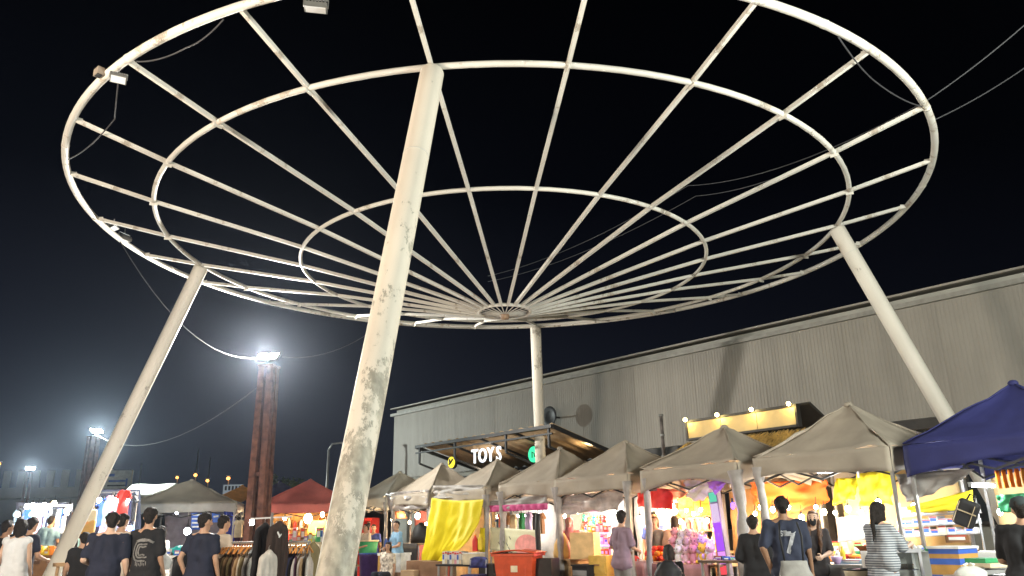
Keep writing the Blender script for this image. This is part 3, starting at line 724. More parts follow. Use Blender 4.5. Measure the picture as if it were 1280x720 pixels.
        Q.cap(H(0, -.026, .045), H(0, .000, .048), .086*k, .083*k, 14); Q.cap(H(0, -.04, .0), H(0, -.045, -.03), .072*k, .055*k, 12)
        if hair == 'short':                        # uneven tufts
            rr = random.Random(label)
            for i in range(22):
                a, b = rr.uniform(0, 2*PI), rr.uniform(.0, 1.55); Q.cap(H(.074*math.cos(a)*math.sin(b), -.022+.074*math.sin(a)*math.sin(b), .045+.074*math.cos(b)), H(.094*math.cos(a+.3)*math.sin(b), -.022+.092*math.sin(a+.3)*math.sin(b), .045+.090*math.cos(b+.1)), .022*k, .010*k, 6)
        if hair == 'curly':
            rr = random.Random(5)
            for i in range(26):
                a, b = rr.uniform(0, 2*PI), rr.uniform(.1, 1.3); Q.ball(H(.08*math.cos(a)*math.sin(b), -.02+.08*math.sin(a)*math.sin(b), .05+.08*math.cos(b)), .03*k, 8, 6)
        if hair in ('long', 'ponytail', 'bob'):
            Q.cap(H(0, -.05, .02), H(0, -.06, -.10), .078*k, .062*k)
            for s_ in (-1, 1): Q.cap(H(s_*.062, -.01, .03), H(s_*.068, -.02, -.09), .035*k, .03*k)
        if hair == 'long':
            for s_ in (-1, 1):
                Q.cap(H(s_*.055, -.04, -.08), T(s_*.07, -.07, 1.30), .045*k, .04*k); Q.cap(T(s_*.07, -.07, 1.30), T(s_*.06, -.085, 1.12), .042*k, .025*k); Q.cap(H(s_*.075, .0, -.05), T(s_*.085, .10, 1.36), .034*k, .036*k); Q.cap(T(s_*.085, .10, 1.36), T(s_*.075, .14, 1.12), .034*k, .018*k)
            Q.cap(H(0, -.06, -.08), T(0, -.085, 1.15), .05*k, .035*k)
        if hair == 'ponytail':
            Q.ball(H(0, -.09, .06), .045*k, 10, 8); Q.cap(H(0, -.11, .06), H(0, -.15, -.06), .036*k, .032*k); Q.cap(H(0, -.15, -.06), T(0, -.13, 1.26), .034*k, .016*k)
        if hair == 'bun': Q.ball(H(0, -.085, .10), .05*k, 10, 8)
        o = remesh(Q, 'hair', hm, vox*.8, r, disp=.013, dscale=26)
        for v in o.data.vertices:                  # the hairline: what covers the face goes inside the head
            l = rot.inverted() @ (v.co-hx)
            if l.y > .028*k and l.z < .072*k and abs(l.x) < .07*k and l.z > -.16*k: v.co = hx + rot @ Vector((l.x*.7, .01, l.z))
    if cap:
        Q = MB(); Q.lathe([(.098*k, -.0), (.096*k, .04*k), (.075*k, .085*k), (.03*k, .108*k), (.008*k, .112*k)], 20); q = MB(); q.add(Q.v, Q.f, Matrix.Translation(H(0, -.012, .035)) @ rot.to_4x4())
        c = q.build('cap', cap, r, True)
        b = MB().sheet(lambda s, t: H(-.075+.15*s, .06+.085*t*(1-.6*(2*s-1)**2), .048-.02*t-.02*(2*s-1)**2), 8, 4, .006); b.build('cap_brim', cap, c, True)
    if mask:
        Q = MB(); Q.cap(H(0, .055, -.03), H(0, .062, -.062), .052*k, .045*k, 12); Q.build('face_mask', mask, r, True)
    return r
EYE = M('eye', (.03, .022, .018), rough=.15, spec=.7); LIPS = M('lips', (.36, .12, .10), rough=.45); SHOE = S('shoe', 45, 43, 42, rough=.7)
navy = M('navy_jersey', (.014, .017, .034), rough=.85, vary=.25, scale=5); blackt = M('black_jersey', (.012, .012, .014), rough=.85, vary=.25, scale=5)
slate = M('slate_jersey', (.030, .036, .062), rough=.85, vary=.2, scale=5)
whitet = M('white_jersey', (.66, .68, .70), rough=.85, vary=.06); beiget = M('beige_jersey', (.55, .47, .38), rough=.85, vary=.08)
khaki = M('khaki_cotton', (.25, .23, .17), rough=.85, vary=.12); denim = M('dark_denim', (.025, .030, .048), rough=.85, vary=.3)
greycot = M('grey_cotton', (.20, .19, .18), rough=.85); orangec = M('orange_jersey', (.80, .32, .04), rough=.8); yellowc = M('yellow_jersey', (.80, .60, .05), rough=.8)
pinkc = M('salmon_jersey', (.72, .22, .18), rough=.85); mauve = M('mauve_jersey', (.24, .165, .21), rough=.85, vary=.1); bluec = M('light_blue_jersey', (.20, .36, .52), rough=.85)
peach = M('peach_jersey', (.42, .30, .23), rough=.85); floral = M('floral_print', (.60, .52, .44), rough=.85, vary=.7, scale=16)
denimb = M('blue_jersey', (.06, .09, .33), rough=.85)
def stripe_mat(name, c1, c2, sc, axis='Z'):
    mt = M(name, c1, rough=.85); n = mt.node_tree; N = n.nodes; L = n.links
    t = N.new('ShaderNodeTexCoord'); sp = N.new('ShaderNodeSeparateXYZ'); L.new(t.outputs['Object'], sp.inputs[0])
    a = N.new('ShaderNodeMath'); a.operation = 'MULTIPLY'; L.new(sp.outputs[axis], a.inputs[0]); a.inputs[1].default_value = sc
    b = N.new('ShaderNodeMath'); b.operation = 'SINE'; L.new(a.outputs[0], b.inputs[0])
    g = N.new('ShaderNodeMath'); g.operation = 'GREATER_THAN'; L.new(b.outputs[0], g.inputs[0]); g.inputs[1].default_value = 0
    m_ = N.new('ShaderNodeMix'); m_.data_type = 'RGBA'; L.new(g.outputs[0], m_.inputs['Factor'])
    m_.inputs['A'].default_value = (*c1, 1); m_.inputs['B'].default_value = (*c2, 1); L.new(m_.outputs['Result'], N['Principled BSDF'].inputs['Base Color'])
    return mt
striped = stripe_mat('striped_cotton', (.46, .48, .50), (.13, .15, .18), 230)
def pp(px, py, y, label, rz=0, shift=0., **k):
    p = at(px, py, y); h = p.z + .01
    if 'sit' in k: h = k.pop('h')
    else: h = k.pop('h', h)
    return person((p.x, p.y, 0), h, rz, label, k.pop('shirt'), k.pop('pants', denim), **k)
PE = {}
# the left of the plaza
PE['white'] = pp(26, 650, 12.4, 'woman in a white sleeveless top with dark hair at the left edge, back turned', .15, shirt=whitet, pants=blackt, hair='bob', female=True, sleeve=.0, arms=('bent', 'down'), lower='shorts', skin='pale', vox=.019)
PE['dk1'] = pp(6, 652, 13.6, 'dark clothed person cut by the left edge of the picture', -.3, shirt=blackt, pants=denim, hair='short', arms=('bent', 'bent'), skin='brown')
PE['dk2'] = pp(37, 648, 13.6, 'person in a dark top just right of the woman in white', -.5, shirt=navy, hair='short', arms=('bent', 'work'), turn=.3)
PE['orange'] = pp(54, 670, 19., 'person in an orange shirt bending over yellow goods behind the left column', -1.2, shirt=orangec, pants=yellowc, hair='short', h=1.55, sit=.55, bend=.35, arms=('work', 'work'), skin='tan')
PE['blue0'] = pp(62, 646, 23.5, 'person in a light blue shirt browsing the bright clothes stall', .2, shirt=bluec, hair='short', arms=('bent', 'bent'))
PE['navy'] = pp(138, 642, 10.8, 'broad man in a plain dark navy t-shirt walking away', .1, shirt=navy, pants=beiget, hair='short', skin='pale', arms=('bent', 'down'), sleeve=.75, lower='shorts', slim=1.13, vox=.019)
PE['beige'] = pp(153, 643, 12.6, 'person in a cream shirt half hidden between the two dark t-shirt men', -.2, shirt=beiget, pants=blackt, hair='short', skin='tan')
PE['print'] = pp(189, 636, 10.9, 'tall man in a black t-shirt with a grey back print and khaki shorts', -.12, shirt=blackt, pants=khaki, hair='short', skin='tan', arms=('down', 'down'), sleeve=.75, lower='shorts', turn=.25, slim=.93, vox=.019)
PE['dark3'] = pp(255, 643, 11.0, 'man in dark t-shirt and trousers standing at the white topped table', -.1, shirt=navy, pants=denim, hair='short', skin='tan', arms=('back', 'down'), slim=.94, turn=-.5, vox=.019)
PE['cream'] = pp(274, 646, 12.3, 'person in a cream shirt hidden behind the dark t-shirt man', -.6, shirt=beiget, hair='short', arms=('work', 'work'), slim=.95)
PE['floral'] = pp(207, 651, 14.6, 'seated looking person in a pale floral shirt beside the white table', 2.6, shirt=floral, hair='bob', female=True, arms=('work', 'bent'), h=1.6, skin='pale')
PE['dk4'] = pp(106, 668, 12.8, 'dark clothed person with only the shoulder seen left of the navy t-shirt man', .3, shirt=blackt, hair='short', h=1.5, arms=('down', 'bent'))
# inside and in front of the row
PE['g0'] = pp(458, 656, 24., 'seller in a pale top at the farthest stall under a red shelf', 2.4, shirt=beiget, hair='bun', female=True, arms=('work', 'reach'), h=1.68)
PE['g0b'] = pp(467, 660, 24.8, 'person in a blue top beside the seller at the farthest stall', 2.9, shirt=denimb, hair='short', h=1.66)
PE['g1'] = pp(498, 652, 21.2, 'seller in a grey blue shirt under the warm bulb left of the yellow cloth', 2.2, shirt=bluec, hair='short', arms=('work', 'work'), h=1.7, turn=.4)
PE['g1b'] = pp(485, 667, 20.3, 'low seated person beside the seller with the grey blue shirt', 2.6, shirt=floral, hair='bob', h=1.6, sit=.45)
PE['hijab'] = pp(714, 641, 17.5, 'seller in a salmon top and pink headscarf behind the cardboard box', 2.75, shirt=pinkc, female=True, arms=('work', 'work'), h=1.66, skin='pale', hijab=M('pink_scarf', (.52, .20, .20), rough=.85), sleeve=1, vox=.019)
PE['mauve'] = pp(774, 641, 14.2, 'man with dark curly hair in a mauve t-shirt behind a tent leg', -1.0, shirt=mauve, pants=greycot, hair='curly', skin='tan', arms=('bent', 'work'), sleeve=.75, turn=.5, vox=.019)
PE['g5a'] = pp(817, 647, 16.0, 'woman with reddish hair and grey apron behind the fruit pile', 2.5, shirt=greycot, hair='bob', female=True, hairmat=HAIRB, arms=('bent', 'work'), h=1.63, skin='pale', sleeve=.2, turn=.3)
PE['g5c'] = pp(815, 638, 17., 'dim person standing behind the reddish haired woman', 2.9, shirt=denimb, hair='short', h=1.72)
PE['g5b'] = pp(840, 647, 15.7, 'customer in a peach shirt with a dark ponytail seen from behind', -.35, shirt=peach, hair='bob', female=True, arms=('bent', 'bent'), h=1.62, sleeve=.8, skin='pale')
PE['seven'] = pp(978, 629, 9.9, 'man in a navy t-shirt with a large white 7 on the back', -.25, shirt=slate, pants=denim, hair='short', skin='brown', arms=('back', 'down'), sleeve=.8, turn=.1, slim=1.06, vox=.017, h=1.74)
PE['blk'] = pp(940, 646, 11., 'person in dark clothes behind the pole left of the man with the 7', -.5, shirt=blackt, hair='short', skin='tan', sleeve=1, arms=('bent', 'bent'))
PE['mask'] = pp(1013, 640, 11.9, 'woman with long brown hair and a black face mask behind the table', 2.75, shirt=M('charcoal_jersey', (.035, .03, .032), rough=.85), hair='long', hairmat=HAIRB, female=True, skin='pale', arms=('work', 'reach'), sleeve=.8, mask=blackt, vox=.017)
PE['stripe'] = pp(1093, 637, 9.8, 'woman in a grey striped dress with a ponytail reaching over the counter', -1.05, shirt=striped, hair='ponytail', female=True, skin='pale', arms=('reach', 'reach'), sleeve=.9, lower='dress', turn=.1, vox=.017, h=1.66)
PE['cap'] = pp(1268, 625, 7.7, 'man in a black t-shirt and dark cap at the right edge', -.75, shirt=blackt, pants=denim, hair='short', skin='tan', arms=('work', 'work'), sleeve=.8, cap=S('cap_cloth', 44, 52, 54, rough=.85), turn=.25, slim=1.12, vox=.017)
PE['sit'] = pp(836, 688, 12.4, 'person with dark hair tied back sitting on a black chair before the plush toys', -.3, shirt=blackt, hair='ponytail', female=True, h=1.6, sit=.42)
def back_print(person_key, mb, mat, name):
    """press a flat print against the back of a shirt"""
    r = PE[person_key]; sh = [c for c in r.children if c.name.startswith('shirt')][0]
    bm = bmesh.new(); bm.from_mesh(sh.data); tree = BVHTree.FromBMesh(bm)
    bm2 = bmesh.new(); vs = [bm2.verts.new(v) for v in mb.v]
    for f in mb.f:
        try: bm2.faces.new([vs[i] for i in f])
        except ValueError: pass
    bmesh.ops.triangulate(bm2, faces=bm2.faces); bmesh.ops.subdivide_edges(bm2, edges=[e for e in bm2.edges if e.calc_length() > .03], cuts=1)
    for v in bm2.verts:
        hit = tree.ray_cast(Vector((v.co.x, -1, v.co.z)), Vector((0, 1, 0)))
        if hit[0]: v.co = hit[0] + Vector((0, -.004, 0))
    me = bpy.data.meshes.new(name); bm2.to_mesh(me); bm2.free(); bm.free(); me.materials.append(mat)
    o = bpy.data.objects.new(name, me); COL.objects.link(o); o.parent = sh; return o
def flat(mb, x, z, sx=1.): q = MB(); q.add(mb.v, mb.f, Matrix.Translation((x, 0, z)) @ Matrix.Rotation(PI/2, 4, 'X') @ Matrix.Scale(sx, 4, (1, 0, 0))); return q
prn = M('white_print', (.42, .43, .46), rough=.7, vary=.35, scale=20)
q = MB(); hz = PE['seven']; kz = 1.0
t7 = text_mb('7', .34, 0, .010); a7 = flat(t7, .03, 1.20, .8); t5 = text_mb('SE', .085, 0, .003); a5 = flat(t5, -.035, 1.315)
a7.add(a5.v, a5.f); back_print('seven', a7, prn, 'number_print')
q = MB(); rr = random.Random(9)
def strip2(pts, w):
    for i in range(len(pts)-1):
        a, b = Vector(pts[i]), Vector(pts[i+1]); d = (b-a).normalized(); nn = Vector((-d.z, 0, d.x))*w
        q.add([a-nn, b-nn, b+nn, a+nn], [(0, 1, 2, 3)])
for r_ in (.085, .125, .055):
    pts = [(r_*math.cos(t), 0, 1.24+r_*1.15*math.sin(t)+.02*math.sin(3*t)) for t in [2*PI*i/14+r_*9 for i in range(12 if r_ < .1 else 10)]]; strip2(pts, .010)
strip2([(-.10, 0, 1.36), (-.02, 0, 1.385), (.08, 0, 1.37), (.13, 0, 1.34)], .014)
for i in range(7): strip2([(-.08+.025*i, 0, 1.11-.012*(i % 3)), (-.07+.025*i, 0, 1.06-.01*(i % 2))], .006)
back_print('print', q, M('grey_print', (.16, .155, .15), rough=.7, vary=.4, scale=20), 'back_print')

# ------------------------------------------------------------------ goods: builders
def mpp(p): return (p-CAM).dot(F)/FPX                   # metres per photograph pixel at a point
warm_em = EM('warm_bulb_glow', (1., .80, .48), 90); cool_em = EM('cool_bulb_glow', (.88, .95, 1.), 90); tube_em = EM('tube_glow', (.93, .98, 1.), 45)
cord_m = S('black_cord', 30, 30, 32); cable_m = M('grey_cable', (.055, .055, .06), rough=.6)
def bulb(p, label, power=35, warm=True, r=.05, drop=.10, group='bare bulbs in the stalls'):
    r *= .72; t = thing('light_bulb', label, 'light bulb', p, 0, group)
    MB().ball((0, 0, 0), (r, r, r*1.2), 10, 8).build('bulb_glass', warm_em if warm else cool_em, t, True)
    MB().tube([(0, 0, r*.9), (0, 0, r*2.0)], r*.45, 8).build('socket', black_pl, t, True)
    MB().tube([(0, 0, r*2), (.01, 0, r*2+drop)], .006, 5).build('cord', cord_m, t, True)
    lamp('bulb_light', (0, 0, -r*1.5), power, (1, .66, .34) if warm else (.86, .94, 1), .05, t); return t
def tube_light(p, L, rz, label, power=40, tilt=0.):
    t = thing('tube_light', label, 'tube light', p, rz, 'white light tubes'); t.rotation_euler = (0, tilt, rz)
    MB().tube([(-L/2, 0, 0), (L/2, 0, 0)], .02, 8).build('tube', tube_em, t, True)
    MB().box((0, 0, .03), (L+.08, .045, .025)).build('holder', S('white_plastic', 205, 205, 200, rough=.4), t)
    for x in (-L/2-.02, L/2+.02): MB().box((x, 0, .006), (.03, .045, .05)).build('end_cap', S('white_plastic', 205, 205, 200), t)
    lamp('tube_lamp', (0, 0, -.05), power, (.92, .97, 1), .12, t); return t
steel = M('brushed_steel', (.40, .40, .40), rough=.35, metal=.7, vary=.1); alu = M('aluminium', (.55, .55, .56), rough=.35, metal=.6, vary=.08)
wood = M('plain_wood', (.42, .27, .14), rough=.6, vary=.25, scale=8); card = M('cardboard', (.42, .29, .17), rough=.85, vary=.12, scale=5); cardd = M('brown_cardboard', (.26, .15, .09), rough=.85, vary=.15, scale=5)
tape_m = M('parcel_tape', (.55, .42, .26), rough=.3)
def table(p, w, d, h, rz, label, top, legs=None, cloth=None, group=None):
    t = thing('table', label, 'table', (p.x, p.y, 0), rz, group)
    MB().box((0, 0, h-.02), (w, d, .04)).build('table_top', top, t)
    for x in (-1, 1):
        for y in (-1, 1): MB().bar((x*(w/2-.05), y*(d/2-.05), 0), (x*(w/2-.05), y*(d/2-.05), h-.04), .035).build('leg', legs or steel, t)
    MB().box((0, d/2-.05, .25), (w-.12, .02, .03)).build('rail', legs or steel, t)
    if cloth:
        def fn(s, u): return (-w/2-.005+(w+.01)*s, -d/2-.012-.02*abs(math.sin(s*14))*u, h+.004-(h*.62)*u+.02*math.sin(9*s)*u)
        m_ = MB().sheet(fn, 24, 5, .006); m_.build('table_skirt', cloth, t, True)
    return t
def carton(p, d, rz, label, mat=card, open_=False, name='cardboard_box', cat='box', group=None, tape=True):
    """p: centre of the base"""
    t = thing(name, label, cat, p, rz, group)
    w, l, h = d; mb = MB(); th = .008
    mb.box((0, 0, th/2), (w, l, th))
    for s_ in (-1, 1): mb.box((s_*(w/2-th/2), 0, h/2), (th, l, h)); mb.box((0, s_*(l/2-th/2), h/2), (w-2*th-.001, th, h-.001))
    mb.build('body', mat, t)
    for s_ in (-1, 1):
        if open_:
            mb = MB(); mb.box((0, s_*(l/2+.06), h+.03), (w-.01, .16, .006), rx=s_*.5); mb.build('flap', mat, t)
        else: MB().box((0, s_*l/4, h+.003), (w, l/2-.003, .006)).build('flap', mat, t)
    if tape: MB().box((0, 0, h+.0075), (w+.004, .05, .003)).build('tape', tape_m, t)
    return t
def bottle(p, h, r, label, mat, capm=None, group=None):
    t = thing('bottle', label, 'bottle', p, 0, group)
    MB().lathe([(r*.92, 0), (r, h*.03), (r, h*.62), (r*.85, h*.72), (r*.38, h*.84), (r*.36, h*.93)], 12).build('body', mat, t, True)
    MB().lathe([(r*.42, h*.91), (r*.42, h)], 10).build('lid', capm or black_pl, t, True); return t
def bowl(p, r, h, label, mat, fill=None, group=None):
    t = thing('bowl', label, 'bowl', p, 0, group)
    MB().lathe([(r*.5, 0), (r*.55, .01), (r*.85, h*.55), (r, h), (r*.95, h), (r*.8, h*.6), (r*.5, .03)], 18).build('body', mat, t, True)
    if fill: MB().ball((0, 0, h*.75), (r*.82, r*.82, h*.35), 12, 8, wob=.25).build('food', fill, t, True)
    return t
def sack(p, d, label, mat, seed=1, name='bag', cat='bag', knot=True, group=None, rz=0, taper=.72):
    t = thing(name, label, cat, p, rz, group); w, l, h = d
    mb = MB(); n, k = 18, 9; vs = []; fs = []
    for i in range(k+1):
        u = i/k; r = (1-.08*math.sin(u*5+seed))*(1 if u < .62 else 1-(u-.62)/.38*taper)*(.93 if i == 0 else 1)
        for j in range(n):
            a = 2*PI*j/n; c, s_ = math.cos(a), math.sin(a); q = 1+wob((c*1.5, s_*1.5, u*2), 1.6, .17, seed)
            vs.append((w/2*c*r*q, l/2*s_*r*q, h*u))
    for i in range(k):
        for j in range(n): fs.append((i*n+j, i*n+(j+1) % n, (i+1)*n+(j+1) % n, (i+1)*n+j))
    fs += [tuple(range(n))[::-1], tuple(k*n+j for j in range(n))]
    mb.add(vs, fs); mb.build('body', mat, t, True)
    if knot:
        for s_ in (-1, 1): MB().tube([(s_*w*.08, 0, h*.97), (s_*w*.16, 0, h*1.10), (s_*w*.04, 0, h*1.16)], .012, 6).build('handle', mat, t, True)
    return t
def plush(p, s, label, mat, rz=0, group='plush toys in the pile'):
    t = thing('plush_toy', label, 'plush toy', p, rz, group)
    MB().ball((0, 0, .32*s), (.3*s, .27*s, .34*s), 12, 9).build('body', mat, t, True)
    h = MB().ball((0, -.04*s, .80*s), (.30*s, .28*s, .27*s), 12, 9).build('head', mat, t, True)
    for x in (-1, 1):
        MB().ball((x*.21*s, 0, 1.03*s), (.10*s, .06*s, .11*s), 8, 6).build('ear', mat, h, True)
        MB().ball((x*.10*s, -.31*s, .84*s), (.035*s, .02*s, .04*s), 6, 5).build('eye', EYE, h, True)
        MB().ball((x*.25*s, -.2*s, .08*s), (.12*s, .2*s, .11*s), 8, 6).build('foot', mat, t, True)
        MB().ball((x*.30*s, -.10*s, .45*s), (.09*s, .13*s, .17*s), 8, 6).build('arm', mat, t, True)
    return t
def hanging(P, mat, label, name='tarp', cat='tarp', amp=.05, nu=18, nv=10, folds=0., seed=0., sagb=0., sagt=0., group=None, th=.006):
    """a hung sheet between four world points: top left, top right, bottom left, bottom right"""
    tl, tr, bl, br = [Vector(p) for p in P]; c = (tl+tr)/2
    t = thing(name, label, cat, c, 0, group); n_ = (tr-tl).cross(bl-tl).normalized()
    def fn(s, u):
        p = tl.lerp(tr, s).lerp(bl.lerp(br, s), u)
        p = p + n_*(wob((s*3, u*3, seed), 1.5, amp, seed) + (folds*math.sin(s*nu*.9+2*math.sin(u*3+seed))*(.3+.7*u) if folds else 0))
        p = p - Vector((0, 0, 1))*(sagb*math.sin(PI*s)*u + sagt*math.sin(PI*s)*(1-u) + wob((s*4, u*2, seed+5), 1.2, amp*.4)*u)
        return p-c
    MB().sheet(fn, nu, nv, th).build(name.split('_')[-1] if name not in ('tarp',) else 'tarp_sheet', mat, t, True); return t
def hang_px(px, D, mat, label, **k): return hanging([on(*q, D) for q in px], mat, label, **k)
def shirt_hung(p, w, h, mat, rz, label, group=None, hook=True, seed=0.):
    """a garment spread on a hanger, hung by its top"""
    t = thing('hanging_shirt', label, 'shirt', p, rz, group)
    prof = [(-.12, 0), (-.30, -.03), (-.5, -.24), (-.40, -.30), (-.30, -.20), (-.31, -.6), (-.33, -1.), (.33, -1.), (.31, -.6), (.30, -.20), (.40, -.30), (.5, -.24), (.30, -.03), (.12, 0), (0, -.05)]
    mb = MB(); n = len(prof); f_ = lambda x, z, s_: (x*w, s_*.035+.018*math.sin(x*17+seed)+.012*math.sin(z*9+seed), z*h)
    mb.add([f_(x, z, -1) for x, z in prof]+[f_(x, z, 1) for x, z in prof], [tuple(range(n)), tuple(range(2*n-1, n-1, -1))]+[(i, i+n, (i+1) % n+n, (i+1) % n) for i in range(n)])
    mb.build('cloth', mat, t)
    if hook: MB().tube([(0, 0, -.02), (0, 0, .05), (.02, 0, .08), (.03, 0, .06)], .005, 5).build('hanger', black_pl, t, True)
    return t
RND = random.Random(11)
ORD = 'first second third fourth fifth sixth seventh eighth ninth tenth eleventh twelfth thirteenth fourteenth fifteenth sixteenth seventeenth eighteenth nineteenth twentieth'.split()
def cname(mt): return mt.name.replace('_goods', '').replace('_', ' ')
def cols(name, rgb, **k): return M(name, rgb, rough=k.pop('rough', .6), **k)
C_RED = cols('red_goods', (.62, .04, .03)); C_ORG = cols('orange_goods', (.80, .26, .03)); C_YEL = cols('yellow_goods', (.80, .58, .05)); C_WHT = cols('white_goods', (.72, .72, .70))
C_PNK = cols('pink_goods', (.75, .36, .42)); C_PUR = cols('purple_goods', (.20, .08, .33)); C_BLU = cols('blue_goods', (.05, .13, .50)); C_GRN = cols('green_goods', (.04, .30, .12)); C_TEAL = cols('teal_goods', (.02, .42, .42)); C_BRN = cols('brown_goods', (.22, .11, .05)); C_CRM = cols('cream_goods', (.68, .58, .40)); C_GRY = cols('grey_goods', (.25, .25, .25)); C_BLK = cols('black_goods', (.015, .015, .017))
ALLC = [C_RED, C_ORG, C_YEL, C_WHT, C_PNK, C_BLU, C_GRN, C_TEAL, C_BRN, C_CRM]
def pack(p, d, rz, mat, label, group):
    t = thing('packet', label, 'packet', p, rz, group)
    lm = C_WHT if mat is not C_WHT else C_BLU; q = sum(map(ord, label)) % 3
    if 'container' in label and q:
        r_ = min(d[0], d[1])*.5; MB().lathe([(r_*.9, 0), (r_, .01), (r_*(1 if q == 1 else 1.1), d[2]*.8), (r_*.8, d[2]*.86)], 14).build('body', mat, t, True)
        MB().lathe([(r_*.86, d[2]*.84), (r_*.86, d[2])], 14).build('lid', lm if q == 1 else C_RED, t); MB().lathe([(r_*1.06, d[2]*.25), (r_*1.1, d[2]*.6)], 14).build('paper_label', lm, t)
    elif 'packet' in label and q:
        w, l, h = d[0]/2, d[1]/2, d[2]; mb = MB(); mb.add([(-w, -.01, 0), (w, -.01, 0), (w, .01, 0), (-w, .01, 0), (-w*.8, -l*.7, h*.35), (w*.8, -l*.7, h*.35), (w*.8, l*.7, h*.35), (-w*.8, l*.7, h*.35), (-w, -.01, h), (w, -.01, h), (w, .01, h), (-w, .01, h)],
            [(3, 2, 1, 0), (0, 1, 5, 4), (1, 2, 6, 5), (2, 3, 7, 6), (3, 0, 4, 7), (4, 5, 9, 8), (5, 6, 10, 9), (6, 7, 11, 10), (7, 4, 8, 11), (8, 9, 10, 11)]); mb.build('pouch', mat, t, True)
        MB().box((0, -l*.72, h*.42), (w*.9, .008, h*.3)).build('paper_label', lm, t)
    else:
        MB().box((0, 0, d[2]/2), d).build('body', mat, t); MB().box((0, -d[1]/2-.002, d[2]*.55), (d[0]*.7, .003, d[2]*.4)).build('paper_label', lm, t); MB().box((0, -d[1]/2-.0025, d[2]*.86), (d[0]*.8, .003, d[2]*.12)).build('paper_label', C_RED if mat is not C_RED else C_YEL, t)
    return t

# ------------------------------------------------------------------ back curtains and lights of the row
cream_t = M('cream_tarp', (.76, .54, .26), rough=.7, vary=.12, scale=2, trans=.15); white_t = M('white_tarp', (.78, .78, .74), rough=.7, vary=.08, scale=2, trans=.15)
orange_t = M('orange_tarp', (.80, .19, .035), rough=.65, vary=.18, scale=2, trans=.35); yellow_t = M('yellow_tarp', (.80, .66, .02), rough=.6, vary=.1, scale=2, trans=.25)
grey_t = M('grey_tarp', (.40, .38, .36), rough=.55, vary=.25, scale=4, trans=.2); pinkred_t = M('pink_red_tarp', (.78, .10, .10), rough=.65, vary=.15, trans=.3); purple_t = M('lilac_tarp', (.46, .24, .66), rough=.6, trans=.3)
clear_t = M('cloudy_plastic_sheet', (.50, .47, .46), rough=.25, vary=.35, scale=5, trans=.4, spec=.6)
def back(k, mat, label, x0=-1.0, x1=1.0, y=1.16, z0=.05, z1=2.25, seed=1.):
    return hanging([G(k, x0, y, z1), G(k, x1, y, z1), G(k, x0, y, z0), G(k, x1, y, z0)], mat, label, name='back_curtain', cat='curtain', amp=.06, folds=.025, seed=seed)
back('G7', cream_t, 'cream back curtain of the blue gazebo', seed=1); back('G6', cream_t, 'cream back curtain of the stall of the masked woman', seed=2)  # cream curtains added to shine in place of the lit stalls behind
back('G5', M('brown_tarp', (.42, .25, .11), rough=.7, vary=.25, scale=2, trans=.15), 'brown back curtain of the plush toy stall', seed=3)
back('G4', white_t, 'white back curtain of the stall with the cardboard box', seed=4); back('G3', white_t, 'white back curtain behind the hanging goods and the banner', seed=5)
back('G2', grey_t, 'grey back curtain behind the yellow cloth', seed=6); back('G1', M('apricot_tarp', (.66, .42, .20), rough=.7, vary=.2, trans=.15), 'apricot back curtain of the stall with the clear plastic', seed=7)
back('G0', M('dull_red_tarp', (.45, .12, .10), rough=.7, trans=.15), 'dull red back curtain of the farthest stall', seed=8)

# ------------------------------------------------------------------ blue gazebo
hang_px([(1118, 593), (1218, 586), (1133, 628), (1200, 602)], 11.05, grey_t, 'crumpled grey tarp under the edge of the blue gazebo', amp=.10, seed=3.1)
hang_px([(1132, 634), (1216, 612), (1140, 641), (1216, 637)], 12.4, yellow_t, 'yellow tarp strip under the blue gazebo', amp=.05, seed=4.)
tube_light(on(1228, 607, 11.9), .55, .55, 'short white tube under the blue gazebo', 55)
bulb(on(1250, 640, 12.5), 'white bulb at the back of the blue gazebo', 22, False)
for i in range(5):
    p = on(1243+8*i, 588-i*.8, 12.1); hanging([p, p+Vector((.07, .02, 0)), p+Vector((0, 0, -.24)), p+Vector((.075, .02, -.25))], C_ORG, '%s from the left of the orange cloth strips under the blue gazebo' % ORD[i], name='cloth_strip', cat='cloth', amp=.02, nu=4, nv=5, seed=i, group='orange cloth strips')
hang_px([(1245, 619), (1284, 616), (1250, 640), (1284, 640)], 11.9, C_GRN, 'green cloth hanging at the right edge', name='green_cloth', cat='cloth', amp=.04)
for s_ in (0, 1, 2):                                       # paper stock on wire shelves
    pL, pR = on(1126, 645+s_*13, 12.7), on(1222, 640+s_*13, 12.7)
    if s_ == 0:
        sh = thing('wire_shelf', 'wire shelf full of white paper packs under the blue gazebo', 'shelf', (pL.x, pL.y, 0), 0)
    wp(MB().bar(pL+Vector((0, 0, -.01)), pR+Vector((0, 0, -.01)), .28, .015), 'shelf_board', steel, sh)
    if s_ == 0:
        for q in (pL, pR): wp(MB().bar((q.x, q.y, 0), (q.x, q.y, q.z+.2), .025), 'post', steel, sh)
    for i in range(9):
        p = pL.lerp(pR, (i+.5)/9); mt_ = [C_WHT, C_WHT, C_WHT, cols('pale_blue_goods', (.42, .58, .75)), C_CRM][RND.randrange(5)]; pack((p.x, p.y, p.z), (.13+.03*RND.random(), .2, .05+.08*RND.random()), RZR+RND.uniform(-.1, .1), mt_, '%s paper pack, %s from the left on the %s board of the wire shelf' % (cname(mt_), ORD[i], ['top', 'middle', 'bottom'][s_]), 'paper packs on the wire shelf')
ct = on(1180, 676, 10.75)
table(ct, 1.9, .7, 1.06, RZR, 'white counter under the blue gazebo', C_WHT, cloth=white_t)
p = on(1214, 624, 10.2)
bp_ = thing('backpack', 'black backpack with beige trim hanging tilted under the blue gazebo', 'backpack', p, -.5); bp_.rotation_euler = (.1, .45, -.5)
